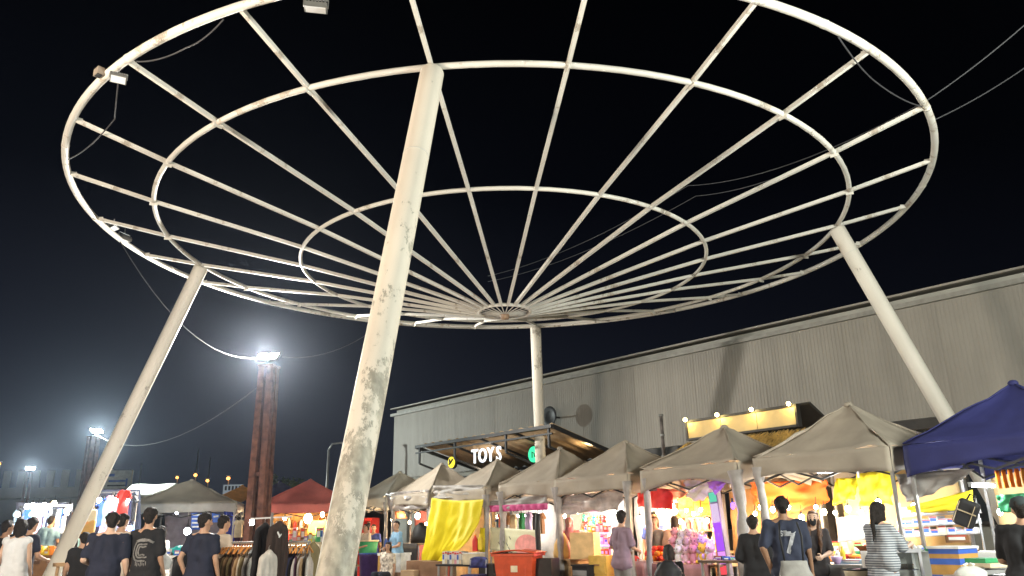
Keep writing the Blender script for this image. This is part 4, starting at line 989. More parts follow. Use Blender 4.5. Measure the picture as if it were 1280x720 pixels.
mb = MB(); mb.box((0, 0, -.18), (.24, .13, .32)); o = mb.build('body', C_BLK, bp_); md = o.modifiers.new('b', 'BEVEL'); md.width = .05; md.segments = 4
mb = MB(); mb.box((0, -.075, -.24), (.20, .05, .18)); o = mb.build('pocket', C_BLK, bp_); md = o.modifiers.new('b', 'BEVEL'); md.width = .02; md.segments = 3
beige_trim = cols('beige_trim', (.42, .34, .22))
for x in (-.105, .06): MB().bar((x, -.103 if x > 0 else -.07, -.06), (x, -.103, -.32), .016, .008).build('trim', beige_trim, bp_)
MB().bar((-.1, -.104, -.16), (.1, -.104, -.16), .012, .02, up=(0, 1, 0)).build('trim', beige_trim, bp_)
MB().tube([(-.04, .02, -.02), (-.03, .03, .05), (.03, .03, .05), (.04, .02, -.02)], .01, 6).build('handle', C_BLK, bp_, True)
for x in (-.07, .07): MB().tube([(x, .06, -.04), (x*1.3, .13, -.15), (x, .07, -.32)], .016, 6).build('shoulder_strap', C_BLK, bp_, True)
# glass cabinet
p = on(1131, 720, 10.15); gc = thing('glass_cabinet', 'small glass food cabinet with an aluminium frame beside the striped box', 'cabinet', (p.x, p.y, .62), RZR+.75)
for x in (-.17, .17):
    for y in (-.15, .15): MB().box((x, y, .235), (.035, .035, .47)).build('frame_post', alu, gc)
for z in (.015, .455):
    fr_ = MB(); fr_.box((0, -.15, z), (.305, .03, .03)); fr_.box((0, .15, z), (.305, .03, .03)); fr_.box((-.17, 0, z), (.03, .265, .03)); fr_.box((.17, 0, z), (.03, .265, .03)); fr_.build('frame_rail', alu, gc)
glass = bpy.data.materials.new('clear_glass'); glass.use_nodes = True; gb = glass.node_tree.nodes['Principled BSDF']; gb.inputs['Roughness'].default_value = .05; gb.inputs['Transmission Weight'].default_value = .95; gb.inputs['IOR'].default_value = 1.1; gb.inputs['Base Color'].default_value = (.85, .9, .88, 1)
MB().box((0, -.15, .235), (.30, .006, .41)).build('pane', glass, gc); MB().box((-.17, 0, .235), (.006, .26, .41)).build('pane', glass, gc)
MB().box((0, 0, .48), (.38, .34, .02)).build('lid', alu, gc); MB().box((0, 0, .24), (.29, .25, .01)).build('shelf', alu, gc)
carton(on(1131, 720, 10.15)-Vector((0, 0, on(1131, 720, 10.15).z)), (.6, .5, .61), RZR+.75, 'grey crate carrying the small glass cabinet', C_GRY, name='crate', cat='crate', tape=False)
for i in range(5):
    q = Vector((p.x, p.y, .9))+Vector((RND.uniform(-.08, .08), RND.uniform(-.07, .07), 0)); pack((q.x, q.y, .866 if i % 2 else .64), (.1, .08, .06), i, [C_BRN, C_CRM, C_GRN][i % 3], '%s wrapped snack on the %s of the glass cabinet' % (cname([C_BRN, C_CRM, C_GRN][i % 3]), 'shelf' if i % 2 else 'floor'), 'snacks in the glass cabinet')
sack(on(1127, 692, 10.5)-Vector((0, 0, .05)), (.36, .3, .24), 'white plastic bag on the counter by the striped dress', C_WHT, 3)
# striped box
def striped_box(pc, w, l, h, rz, label):
    t = thing('striped_box', label, 'box', pc, rz); bands = [C_BLU, C_ORG2, C_BLU, C_ORG2, C_BLU, C_ORG2, C_BLU, C_ORG2]; z = h; hs_ = [.055, .05, .065, .11, .10, .07, .10, .1]
    for i, (b, hh) in enumerate(zip(bands, hs_)):
        MB().box((0, 0, z-hh/2), (w-(.004 if i % 2 else 0), l-(.004 if i % 2 else 0), hh)).build('stripe_band', b, t); z -= hh
    MB().box((0, 0, h+.012), (w+.03, l+.03, .025)).build('lid', C_WHT, t)
C_ORG2 = cols('ochre_goods', (.52, .29, .08))
p = on(1190, 683, 9.75); striped_box((p.x, p.y, .42), .44, .34, p.z-.44, .62, 'blue and ochre striped box with a white lid at the stall front')
carton(Vector((p.x, p.y, 0)), (.6, .5, .415), .62, 'grey crate under the striped box', C_GRY, name='crate', cat='crate', tape=False)
sack(on(1214, 722, 8.9)-Vector((0, 0, .06)), (.34, .24, .17), 'crumpled white plastic bag in front of the striped box', M('thin_plastic', (.60, .62, .58), rough=.25, spec=.6, vary=.15), 6, taper=.6)
for i, (px, py, D, w, mt) in enumerate(((1232, 697, 9.3, .34, C_GRN), (1236, 703, 9.25, .36, C_CRM), (1230, 711, 9.2, .38, C_GRY))):
    q = on(px, py, D); carton(q-Vector((0, 0, .05)), (w, .24, .04), .4+.1*i, ['green tray topmost before the capped man', 'cream tray under the green one', 'grey tray lowest before the capped man'][i], mt, name='tray', cat='tray', open_=False, tape=False)
q = on(1233, 720, 9.3); table(q, .7, .45, max(.5, on(1233, 716, 9.3).z-.02), .3, 'small steel table carrying trays before the capped man', steel)
q = on(1198, 676, 10.6); pack(q+Vector((0, 0, -.02)), (.26, .18, .09), RZR+.3, C_BRN, 'dark brown boxed food pack on the white counter', 'food packs on the white counter')
for i in range(7):
    q = on(1135+13*i, 673-.5*i, 10.7+.1*(i % 2)); pack((q.x, q.y, 1.062), (.11, .09, .04+.05*RND.random()), RND.random(), ALLC[(i*3) % 10], 'small %s packet, %s from the left on the white counter' % (cname(ALLC[(i*3) % 10]), ORD[i]), 'small packets on the white counter')

# ------------------------------------------------------------------ stall of the masked woman
tube_light(on(1043, 589, 11.1), .46, RZR+.55, 'bright white tube at the edge of the grey gazebo beside the blue one', 75)
hang_px([(936, 603), (1035, 600), (944, 634), (1033, 628)], 12.75, orange_t, 'orange tarp hung inside the stall of the masked woman', amp=.12, sagb=.12, folds=.03, seed=2.2)
hang_px([(1043, 598), (1072, 598), (1042, 632), (1070, 622)], 12.6, yellow_t, 'narrow yellow tarp next to the orange one', amp=.10, seed=3.3, folds=.03)
hang_px([(1072, 592), (1118, 587), (1074, 634), (1114, 630)], 12.5, yellow_t, 'wide yellow tarp left of the blue gazebo', amp=.12, seed=5.3, folds=.03)
hang_px([(1048, 647), (1086, 644), (1048, 677), (1086, 675)], 12.3, white_t, 'plain white sheet hung beside the ponytail woman', name='white_sheet', cat='sheet', amp=.03)
for i, (px, py, D, w) in enumerate(((951, 634, 12.4, 1), (966, 637, 12.3, 1), (1002, 647, 11.3, 0), (1030, 640, 12.4, 1), (1060, 636, 12.3, 0), (1098, 628, 12.2, 0), (985, 634, 12.5, 1))):
    bulb(on(px, py, D), ['left warm bulb under the orange tarp', 'second warm bulb under the orange tarp', 'white bulb at the ear of the man with the 7', 'warm bulb above the masked woman', 'white bulb above the white sheet', 'white bulb under the wide yellow tarp', 'warm bulb behind the head of the man with the 7'][i], 34 if w else 26, bool(w), .06)
q = on(1035, 704, 11.0); TZ = q.z
table(q, 1.55, .75, TZ, RZR, 'grey steel serving table between the masked woman and the customers', steel, cloth=C_GRY)
def ont(px, py, z=None):                                   # a point on that table
    z = TZ if z is None else z; d = ray(px, py); return CAM + d*((z-CZ)/d.z)
def set_on(px, D, z): p = on(px, 690, D); return Vector((p.x, p.y, z))
t = thing('drink_can', 'blue drinks can on the steel table', 'can', set_on(1003, 10.95, TZ)); MB().lathe([(.045, 0), (.052, .01), (.052, .17), (.04, .185)], 16).build('body', cols('blue_can', (.04, .06, .30), rough=.3, metal=.3), t, True); MB().lathe([(.041, .185), (.041, .19)], 14).build('lid', alu, t)
MB().lathe([(.053, .06), (.053, .11)], 16).build('paper_label', cols('silver_label', (.5, .5, .6)), t, True)
bottle(set_on(1053, 10.95, TZ), .24, .035, 'yellow squeeze bottle on the steel table', C_YEL, C_YEL); bottle(set_on(1047, 11.25, TZ), .20, .035, 'small white bottle behind the yellow one', C_WHT, C_RED)
t = bowl(set_on(1045, 10.9, TZ), .085, .10, 'lilac tub on the steel table', cols('lilac_tub', (.60, .42, .68)), C_WHT)
bowl(set_on(1058, 11.6, TZ), .11, .11, 'red bowl on the steel table', C_RED); bowl(set_on(1069, 11.6, TZ), .11, .10, 'orange bowl beside the red one', C_ORG, C_YEL)
q = set_on(1067, 11.0, TZ); pack(q, (.34, .2, .06), RZR, cols('pale_blue_goods', (.42, .58, .75)), 'pale blue food tray on the steel table', 'food trays on the steel table')
q = set_on(1090, 11.9, TZ); carton(q, (.28, .2, .16), RZR, 'small brown open box behind the striped dress', C_BRN, True, tape=False)
t = thing('flat_tray', 'grey steel tray tilted up in the hands of the masked woman', 'tray', set_on(1027, 11.05, TZ+.12), RZR); t.rotation_euler = (0, -.75, RZR+.2)
MB().box((0, 0, 0), (.42, .16, .012)).build('plate', steel, t); MB().box((0, -.085, .012), (.42, .01, .03)).build('rim', steel, t)
t = thing('foil_tray', 'crinkled foil tray at the front of the steel table', 'tray', set_on(1020, 10.75, TZ), RZR); MB().lathe([(.10, 0), (.13, .04), (.14, .042), (.13, .036), (.1, .008)], 14).build('tray_shell', alu, t); t.scale = (1.5, .8, 1)
q = on(1071, 712, 10.2); t = thing('round_basket', 'round basket with a black rim at the bottom of the picture', 'basket', (q.x, q.y, q.z-.12))
MB().lathe([(.14, 0), (.165, .10), (.17, .12), (.155, .12), (.13, .02)], 22).build('body', C_CRM, t, True); MB().tube([(.168*math.cos(2*PI*i/24), .168*math.sin(2*PI*i/24), .122) for i in range(24)], .012, 6, closed=True).build('rim', C_BLK, t, True)
MB().ball((0, 0, .08), (.13, .13, .05), 12, 8, wob=.4).build('food', C_PNK, t, True)
table(Vector((q.x, q.y, 0)), .6, .5, q.z-.125, RZR, 'low grey stand carrying the round basket', C_GRY)
s7 = PE['seven'].location; t = sack(Vector((s7.x-.06, s7.y-.36, .58)), (.36, .12, .44), 'light grey cloth bag at the back of the man with the 7', M('grey_bag_cloth', (.33, .32, .30), rough=.8, vary=.3, scale=7), 9, knot=False, rz=-.2, taper=.12)
MB().tube([(-.10, 0, .40), (-.12, .06, .7), (-.10, .16, .86)], .012, 6).build('strap', C_BLK, t, True); MB().tube([(.10, 0, .40), (.12, .06, .7), (.10, .16, .86)], .012, 6).build('strap', C_BLK, t, True)
for i in range(10):
    q = set_on(990+9*i, 11.15+.25*(i % 3), TZ); pack(q, (.07, .07, .05+.07*RND.random()), RND.random(), [C_ORG, C_CRM, C_RED, C_WHT, C_BRN][i % 5], 'small %s food container, %s from the left on the steel table' % (cname([C_ORG, C_CRM, C_RED, C_WHT, C_BRN][i % 5]), ORD[i]), 'food containers on the steel table')
table(on(1010, 690, 12.5), 1.7, .5, .95, RZR, 'back counter with containers behind the masked woman', wood)
for i in range(12):
    q = on(945+14*i, 672, 12.5); pack((q.x, q.y, .952), (.14, .12, .10+.16*RND.random()), RZR, ALLC[(i*7+3) % 10], '%s container, %s from the left on the back counter behind the masked woman' % (cname(ALLC[(i*7+3) % 10]), ORD[i]), 'containers on the back counter')

# ------------------------------------------------------------------ plush toy stall
hang_px([(800, 606), (838, 612), (796, 634), (842, 637)], 11.6, pinkred_t, 'pink red tarp flap at the left of the plush toy stall', amp=.08, seed=1.5)
hang_px([(806, 601), (862, 599), (812, 618), (856, 622)], 11.9, cols('peach_tarp', (.72, .46, .34), rough=.6, trans=.3), 'peach patterned flap under the edge of the plush toy stall', amp=.10, seed=2.5, sagb=.06)
hang_px([(856, 600), (892, 600), (860, 620), (890, 616)], 11.5, white_t, 'white rounded tarp bulging under the plush toy gazebo', amp=.14, seed=4.4, sagb=.1)
hang_px([(884, 603), (908, 597), (893, 619), (904, 609)], 11.2, purple_t, 'lilac cloth knotted beside the purple light box', amp=.06, seed=6.)
hang_px([(846, 618), (898, 616), (850, 647), (896, 642)], 12.6, M('amber_tarp', (.80, .36, .04), rough=.6, trans=.3), 'amber tarp at the back of the plush toy stall', amp=.08, seed=7.)
for i, (px, py, D, w, r) in enumerate(((836, 636, 12.2, 1, .065), (844, 639, 12.3, 1, .065), (841, 633, 12.4, 1, .06), (851, 652, 12.5, 1, .06), (845, 655, 12.6, 1, .045), (867, 642, 12.5, 1, .05), (884, 651, 12.4, 1, .06), (800, 648, 12.3, 0, .06))):
    bulb(on(px, py, D), ['left one of the three bright bulbs above the peach shirt', 'right one of the three bright bulbs above the peach shirt', 'topmost of the three bright bulbs above the peach shirt', 'warm bulb just below the three bright bulbs', 'small bulb next to the one below the three bright bulbs', 'small bulb high in front of the amber tarp', 'warm bulb beside the purple light box', 'cool white bulb beside the reddish haired woman'][i], 30, bool(w), r)
p = on(904, 662, 11.3); lb = thing('light_box', 'tall lilac and white light box beside the right tent leg', 'light box', (p.x, p.y, .55), RZR)
lb.rotation_euler = (0, math.radians(-5), RZR); MB().box((0, 0, .72), (.20, .10, 1.46)).build('housing', S('grey_plastic', 120, 112, 125), lb)
for z, h, nm, c, st in ((1.36, .16, 'green_panel_glow', (.15, .7, .45), 1.0), (1.10, .30, 'white_panel_glow', (.95, .72, 1.), .85), (.70, .46, 'lilac_panel_glow', (.42, .10, .95), 1.1), (.36, .20, 'pink_panel_glow', (.75, .30, .85), 1.2), (.16, .14, 'red_panel_glow', (.9, .08, .10), 1.2)):
    MB().box((0, -.056, z), (.15, .012, h)).build('lit_panel', EM(nm, c, st), lb)
lamp('light_box_lamp', (0, -.3, .9), 14, (.75, .35, 1.), .15, lb)
p = on(916, 632, 10.95); lamp_b = thing('blue_lamp', 'small violet blue lamp fixed high on the tent leg', 'lamp', p); MB().ball((0, 0, 0), (.035, .035, .06), 8, 6).build('bulb_glass', EM('violet_glow', (.16, .08, 1.), 6), lamp_b, True); MB().tube([(0, 0, .05), (0, 0, .12)], .018, 6).build('socket', black_pl, lamp_b); lamp('violet_lamp', (-.08, -.06, -.05), 8, (.3, .15, 1), .05, lamp_b)
q = on(865, 715, 11.3); table(q, 1.5, .8, .80, RZR, 'low display table carrying the plush toy pile', wood, cloth=cols('dusty_rose_cloth', (.42, .20, .20)))
q = on(903, 700, 10.9); TZ5 = q.z; table(q, .62, .5, TZ5, RZR, 'dark wooden side table right of the plush toys', M('dark_wood', (.10, .065, .04)))
rr = random.Random(21); w_ = Matrix.Rotation(RZR, 3, 'Z')
for i in range(16):
    row = i//6; x = -.48+.17*(i % 6)+.05*row; c = on(868, 715, 11.2+.14*row); q = Vector((c.x, c.y, .80+.15*row*(.8 if i % 2 else 1)))+w_ @ Vector((x, 0, 0))
    mt = [C_PNK, C_WHT, cols('pale_pink_goods', (.80, .55, .60)), C_PNK, cols('lilac_goods', (.60, .46, .75)), C_WHT][i % 6]
    plush(q, .26+.05*rr.random(), '%s plush toy, %s from the left in the %s row of the pile' % (cname(mt), ORD[i % 6], ['front', 'middle', 'back'][row]), mt, RZR+rr.uniform(-.5, .5))
for i, (px, mt) in enumerate(((880, C_YEL), (890, cols('pale_pink_goods', (.80, .55, .60))))):
    plush(Vector((*on(px, 695, 11.15).xy, TZ5+.0)) if False else on(px, 704, 11.2), .30, ['yellow plush toy beside the dark side table', 'pale pink plush toy beside the yellow one'][i], mt, RZR)
for i in range(6):
    q = on(896+4*i, 698, 10.85+.12*(i % 3)); pack((q.x, q.y, TZ5), (.14, .12, .03+.03*(i % 2)), RZR+.2*i, [C_PUR, C_BLK, C_PNK, C_BLU, C_GRN, C_WHT][i], '%s packet on the dark side table' % cname([C_PUR, C_BLK, C_PNK, C_BLU, C_GRN, C_WHT][i]), 'packets on the dark side table')
q = on(822, 705, 11.5); table(q, .9, .7, .82, RZR, 'fruit table under the left part of the plush toy gazebo', wood, cloth=cols('dusty_rose_cloth', (.42, .20, .20)))
for i in range(36):
    lv = 0 if i < 18 else (1 if i < 30 else 2); a = rr.uniform(0, 2*PI); rad = rr.uniform(0, .34-.1*lv)
    p = Vector((q.x, q.y, .87+.085*lv))+w_ @ Vector((rad*math.cos(a)*1.15, rad*math.sin(a)*.7, 0))
    mt = C_RED if rr.random() < .55 else C_ORG
    t = thing('fruit', 'round %s fruit in the %s of the heap beside the seated person' % ('red' if mt is C_RED else 'orange', ['bottom layer', 'middle layer', 'top'][lv]), 'fruit', p, rr.random()*6, 'fruit heaped on the table'); MB().ball((0, 0, 0), (.058, .058, .052), 10, 7).build('flesh', mt, t, True); MB().tube([(0, 0, .045), (.006, 0, .068)], .006, 5).build('stalk', C_GRN, t)
for i in range(9):
    p = on(838+2.4*i, 686+2*(i % 3), 11.9); t = thing('flower', '%s orange flower from the left behind the fruit heap' % ORD[i], 'flower', p, 0, 'orange flowers behind the fruit')
    for k in range(6):
        a = 2*PI*k/6; MB().ball((.045*math.cos(a), .02*math.sin(a)-.01, .045*math.sin(a)), (.03, .014, .03), 7, 5).build('petal', C_ORG if i % 2 else C_YEL, t, True)
    MB().ball((0, -.02, 0), (.022, .02, .022), 7, 5).build('flower_centre', C_BRN, t, True); MB().tube([(0, 0, -.02), (0, .02, -.35)], .008, 5).build('stem', C_GRN, t)
p = on(847, 698, 11.95); carton(Vector((p.x, p.y, 0)), (.6, .34, .84), RZR, 'plain crate holding the orange flowers', C_BRN, True, name='crate', cat='crate', tape=False)
q = on(880, 690, 12.35); table(q, 1.1, .4, .98, RZR, 'back counter of warm lit boxes at the plush toy stall', wood)
for i in range(8):
    p = on(864+5.2*i, 690, 12.3+.05*(i % 2)); pack((p.x, p.y, .982), (.085, .10, .14+.03*(i % 3)), RZR, C_CRM if i % 3 else C_YEL, '%s box, %s from the left on the plush stall back counter' % (cname(C_CRM if i % 3 else C_YEL), ORD[i]), 'boxes on the plush stall back counter')
bk = thing('rack', 'dim brown shelf rack behind the boxes of the plush toy stall', 'shelf', (*on(873, 660, 12.85).xy, 0), RZR)
for x in (-.45, .45): MB().box((x, 0, .95), (.05, .2, 1.9)).build('post', C_BRN, bk)
for z in (1.05, 1.35, 1.62): MB().box((0, 0, z), (.85, .2, .03)).build('shelf_board', C_BRN, bk)
for i in range(12):
    p = Vector(bk.location)+w_ @ Vector((-.36+.145*(i % 6), -.02, 1.065 if i < 6 else 1.365)); bottle(p, .20, .04, '%s bottle from the left on the %s board of the brown rack' % (ORD[i % 6], 'lower' if i < 6 else 'upper'), [C_BRN, C_GRY, C_CRM, C_RED][i % 4], group='bottles on the brown rack')
# black folding chair under the seated person
def chair(p, rz, label, mt, seat_h=.43, back_h=.82, curve=False):
    t = thing('chair', label, 'chair', p, rz)
    MB().box((0, 0, seat_h), (.42, .40, .04)).build('seat', mt, t)
    MB().sheet(lambda s, u: (-.21+.42*s, -.20-.05*(1-(2*s-1)**2)-.04*u, seat_h+.14+(back_h-seat_h-.14)*u-(.05*(2*s-1)**4 if u > .9 else 0)), 8, 4, .025).build('backrest', mt, t, True)
    for x in (-1, 1):
        MB().bar((x*.19, -.19, 0), (x*.195, -.225, back_h-.06), .028).build('rear_leg', steel, t); MB().bar((x*.19, .19, 0), (x*.18, .17, seat_h-.02), .028).build('front_leg', steel, t)
    return t
ps = PE['sit'].location; chair(Vector((ps.x, ps.y, 0)), -.3, 'black chair under the person before the plush toys', C_BLK)
sack(Vector((ps.x-.10, ps.y-.40, .62)), (.40, .20, .34), 'black shoulder bag hung on the chair before the plush toys', C_BLK, 5, knot=False)

# ------------------------------------------------------------------ stall of the headscarf seller
hang_px([(697, 622), (785, 611), (702, 643), (772, 636)], 11.0, clear_t, 'cloudy plastic sheet rolled up under the gazebo of the headscarf seller', amp=.10, seed=8.2, folds=.02)
tube_light(on(738, 637, 12.4), 1.1, RZR, 'long white tube at the back of the headscarf stall', 45)
p = on(760, 655, 12.2); t = thing('tube_light', 'upright pink white tube right of the headscarf seller', 'tube light', p, 0, 'white light tubes'); MB().tube([(0, 0, -.26), (0, 0, .26)], .018, 8).build('tube', EM('pink_tube_glow', (1., .72, .9), 14), t, True); MB().box((.03, .02, 0), (.03, .03, .6)).build('holder', S('white_plastic', 205, 205, 200), t); lamp('tube_lamp', (-.1, -.15, 0), 16, (1, .6, .85), .1, t)
q = on(713, 700, 11.1); TZ4 = on(713, 698, 11.1).z
cab = thing('counter', 'plain wooden counter under the cardboard boxes', 'counter', (*on(712, 700, 11.2).xy, 0), RZR)
MB().box((0, 0, TZ4/2-.02), (.62, .5, TZ4-.04)).build('body', wood, cab); MB().box((0, 0, TZ4-.02), (.68, .56, .04)).build('counter_top', wood, cab)
for x in (-.15, .15): MB().box((x, -.256, TZ4*.45), (.28, .02, TZ4*.75)).build('panel', cols('tan_panel', (.50, .34, .18)), cab)
q = set_on(732, 11.1, TZ4+.01); carton(Vector((q.x, q.y, TZ4)), (.50, .42, .50), RZR+.5, 'large plain cardboard box in front of the headscarf seller', cols('buff_cardboard', (.62, .42, .20)))
q = set_on(716, 11.5, TZ4); carton(Vector((q.x, q.y, TZ4)), (.36, .36, .48), RZR+.3, 'grey box behind the paper bag, left of the large cardboard box', C_GRY)
q = set_on(703, 11.0, TZ4); sack(Vector((q.x, q.y, TZ4)), (.34, .26, .50), 'crumpled yellow brown paper bag beside the large cardboard box', cols('kraft_paper', (.60, .36, .11)), 4, knot=False)
for i, (x, z) in enumerate(((723, .0), (736, .0))):
    q = on(x, 712, 11.05)
cb = thing('crate', 'black crate with a grey band right of the wooden counter', 'crate', (*on(734, 710, 10.9).xy, .10), RZR)
MB().box((0, 0, .32), (.44, .4, .62)).build('body', C_BLK, cb); MB().box((0, -.203, .50), (.40, .01, .10)).build('band', C_GRY, cb); MB().box((0, 0, .64), (.48, .44, .03)).build('rim', C_BLK, cb)
carton(on(734, 710, 10.9)*1.0-Vector((0, 0, on(734, 710, 10.9).z)), (.5, .46, .10), RZR, 'low pallet box under the black crate', C_BRN, True, tape=False)
dr = thing('drawer_unit', 'yellow plastic drawer unit beside the red chair', 'drawers', (*on(757, 710, 11.1).xy, 0), RZR)
MB().box((0, 0, .46), (.50, .42, .92)).build('body', cols('amber_plastic', (.66, .42, .10), rough=.35), dr)
for z in (.18, .44, .70): d_ = MB().box((0, -.215, z), (.44, .02, .21)).build('drawer', cols('amber_plastic', (.66, .42, .10)), dr); MB().box((0, -.235, z+.05), (.14, .02, .025)).build('handle', C_BRN, d_)
q = on(779, 712, 11.0); chair(Vector((q.x, q.y, .0)), 2.4, 'red plastic chair beside the man in mauve', C_RED, .46, .92)
q = on(752, 682, 11.9); sh = thing('display_shelf', 'pink lit display shelf of bright goods behind the man in mauve', 'shelf', (q.x, q.y, 0), RZR)
for x in (-.46, .46): MB().box((x, 0, .7), (.03, .35, 1.4)).build('side_panel', C_WHT, sh)
for z in (.86, 1.10, 1.34): MB().box((0, 0, z), (.89, .35, .02)).build('shelf_board', C_WHT, sh); MB().box((0, -.18, z-.015), (.85, .01, .02)).build('light_strip', EM('magenta_strip', (1., .18, .72), 5), sh)
lamp('shelf_lamp', (0, -.35, 1.15), 14, (1, .3, .75), .2, sh)
for i in range(21):
    r_ = i//7; p = Vector(sh.location)+w_ @ Vector((-.37+.123*(i % 7), -.04, (.87, 1.11, 1.35)[r_])); mt = [C_PNK, C_ORG, C_WHT, C_RED, cols('lilac_goods', (.60, .46, .75)), C_YEL, C_PNK][(i*3+r_) % 7]
    pack(p, (.10, .12, .10+.08*rr.random()), RZR, mt, '%s box, %s from the left on the %s board of the pink lit shelf' % (cname(mt), ORD[i % 7], ['lower', 'middle', 'upper'][r_]), 'boxes on the pink lit shelf')
for i in range(26):                                          # small soft toys clipped to a net, behind the seller
    p = on(729+4.3*(i % 8)+rr.uniform(-1, 1), 650+6.5*(i//8)+rr.uniform(-1, 1), 12.6); mt = [C_GRN, C_BRN, C_ORG, C_CRM, C_YEL, C_GRY, C_RED, C_TEAL][(i*5+i//8) % 8]
    t = thing('keyring_toy', 'small %s hanging toy, %s in row %s of the net behind the headscarf seller' % (cname(mt), ORD[i % 8], ['one', 'two', 'three', 'four'][i//8]), 'toy', p, rr.random(), 'small toys hung on the net')
    MB().ball((0, 0, 0), (.05, .04, .055), 8, 6).build('body', mt, t, True); MB().ball((0, -.01, .075), (.04, .035, .036), 8, 6).build('head', mt, t, True); MB().tube([(0, 0, .1), (0, 0, .15)], .005, 4).build('cord', C_BLK, t)
net = thing('wire_net', 'wire display net behind the headscarf seller', 'net', on(744, 660, 12.68), RZR)
for i in range(9): MB().bar((-.5+.125*i, 0, -.38), (-.5+.125*i, 0, .30), .008).build('wire', steel, net)
for i in range(6): MB().bar((-.5, .006, -.38+.136*i), (.5, .006, -.38+.136*i), .008).build('wire', steel, net)
hang_px([(739, 643), (748, 643), (739, 668), (748, 667)], 12.0, C_BLK, 'black cloth hanging left of the curly haired man', name='black_cloth', cat='cloth', amp=.02, nu=5) if False else None

# ------------------------------------------------------------------ stall with the magenta fringe and the banner
hang_px([(611, 626), (684, 618), (612, 633), (685, 631)], 10.95, grey_t, 'grey cloth bundled under the edge above the magenta fringe', amp=.10, seed=2.8, sagb=.1)
hang_px([(611, 632), (685, 629), (612, 640), (685, 637)], 10.9, cols('magenta_fringe', (.52, .07, .22), rough=.7), 'magenta pleated fringe above the pale banner', name='fringe', cat='fringe', amp=.02, nu=60, nv=3, folds=.03)
tube_light(on(650, 645, 12.5), 1.2, RZR, 'white tube behind the goods hanging over the banner', 60)
ban = hang_px([(613, 659), (676, 663), (613, 687), (676, 694)], 10.95, M('pale_banner', (.80, .80, .55), rough=.55, vary=.06, scale=2), 'pale yellow banner with a pink disc and dark strokes', name='banner', cat='banner', amp=.02)
bc = Vector(ban.location); bt = [on(*q, 10.95) for q in ((613, 659), (676, 663), (613, 687), (676, 694))]
def banpt(s, u): return bt[0].lerp(bt[1], s).lerp(bt[2].lerp(bt[3], s), u)-NR*.045
pts = [banpt(.78, .80)]; mb = MB(); vs = [banpt(min(.995, max(0, .78+.24*math.cos(2*PI*i/28))), min(.985, .72+.52*math.sin(2*PI*i/28))) for i in range(28)]
mb.add(vs+[v-NR*.003 for v in vs], [tuple(range(28)), tuple(range(55, 27, -1))]+[(i, (i+1) % 28, 28+(i+1) % 28, 28+i) for i in range(28)]); wp(mb, 'pink_disc', cols('salmon_print', (.85, .34, .30)), ban)
mb = MB()
for s, u in ((.24, .40), (.30, .55), (.36, .62), (.28, .75), (.42, .34), (.20, .62), (.40, .78)): mb.bar(banpt(s, u), banpt(s+.035, u+.12), .02, .004, up=tuple(NR))
wp(mb, 'dark_stroke', cols('faded_ink', (.16, .17, .12)), ban)['kind'] = 'stuff'
for i, (px, py, w, h, mt) in enumerate(((626, 641, .24, .42, C_RED), (624, 648, .26, .26, C_BLU), (641, 643, .26, .38, C_CRM), (652, 641, .2, .4, C_GRN), (661, 640, .22, .42, cols('lilac_goods', (.60, .46, .75))), (669, 641, .16, .4, C_BLK), (678, 641, .20, .46, C_BRN), (634, 640, .18, .3, C_BRN))):
    shirt_hung(on(px, py, 11.7+.1*(i % 3)), w, h, mt, RZR+.2*(i % 3-1), '%s small garment hanging behind the banner, %s from the left' % (cname(mt), ORD[[0, 1, 3, 4, 5, 6, 7, 2][i]]), 'small garments hung over the banner', seed=i)
def bin_(p, w, l, h, label, mt, rz):
    t = thing('rubbish_bin', label, 'bin', p, rz)
    mb = MB(); z0, z1 = .06, h*.9
    vs = [(x*w/2*k, y*l/2*k, z) for z, k in ((z0, .74), (z1, .96)) for x, y in ((-1, -1), (1, -1), (1, 1), (-1, 1))]
    mb.add(vs, [(3, 2, 1, 0), (4, 5, 6, 7), (0, 1, 5, 4), (1, 2, 6, 5), (2, 3, 7, 6), (3, 0, 4, 7)]); o = mb.build('body', mt, t)
    MB().box((0, 0, h*.905), (w*1.06, l*1.06, .05)).build('rim', mt, t)
    l_ = MB().sheet(lambda s, u: (-w*.55+w*1.1*s, -l*.56+l*1.12*u, h*.94+.05*math.sin(PI*s)), 8, 6, .025); l_.build('lid', mt, t, True)
    for x in (-1, 0, 1): MB().box((x*w*.28, -l*.43, h*.45), (.03, .03, h*.7)).build('rib', mt, t)
    MB().box((.02, -l*.475, h*.66), (.14, .012, .12)).build('sticker', C_CRM, t)
    for x in (-1, 1): MB().tube([(x*w*.36-.04, l*.38, .08), (x*w*.36+.04, l*.38, .08)], .08, 12).build('wheel', C_BLK, t)
    return t
q = on(648, 700, 10.0); zt_ = on(648, 688, 10.0).z; bin_(Vector((q.x, q.y, 0)), .86, .62, zt_+.02, 'big orange red wheeled bin in front of the banner', cols('orange_red_plastic', (.55, .075, .025), rough=.4), RZR+.55)
for i, (px, w, lab) in enumerate(((613, .34, 'dark crate left of the orange bin'), (681, .46, 'dark crate right of the orange bin'))):
    q = on(px, 710, 10.4); carton(Vector((q.x, q.y, 0)), (w, .45, on(px, 705 if i == 0 else 698, 10.4).z), RZR+.5, lab, cols('dark_crate', (.035, .033, .03)), name='crate', cat='crate', tape=False)
q = on(674, 690, 10.9); MBp = thing('cloth_roll', 'rolled black cloth standing against the leg right of the banner', 'cloth', (q.x-.02, q.y, .6), 0); MB().tube([(0, 0, 0), (.01, 0, .4), (0, .01, .8), (.01, 0, 1.15)], [.06, .055, .06, .05], 10).build('roll', C_BLK, MBp, True)

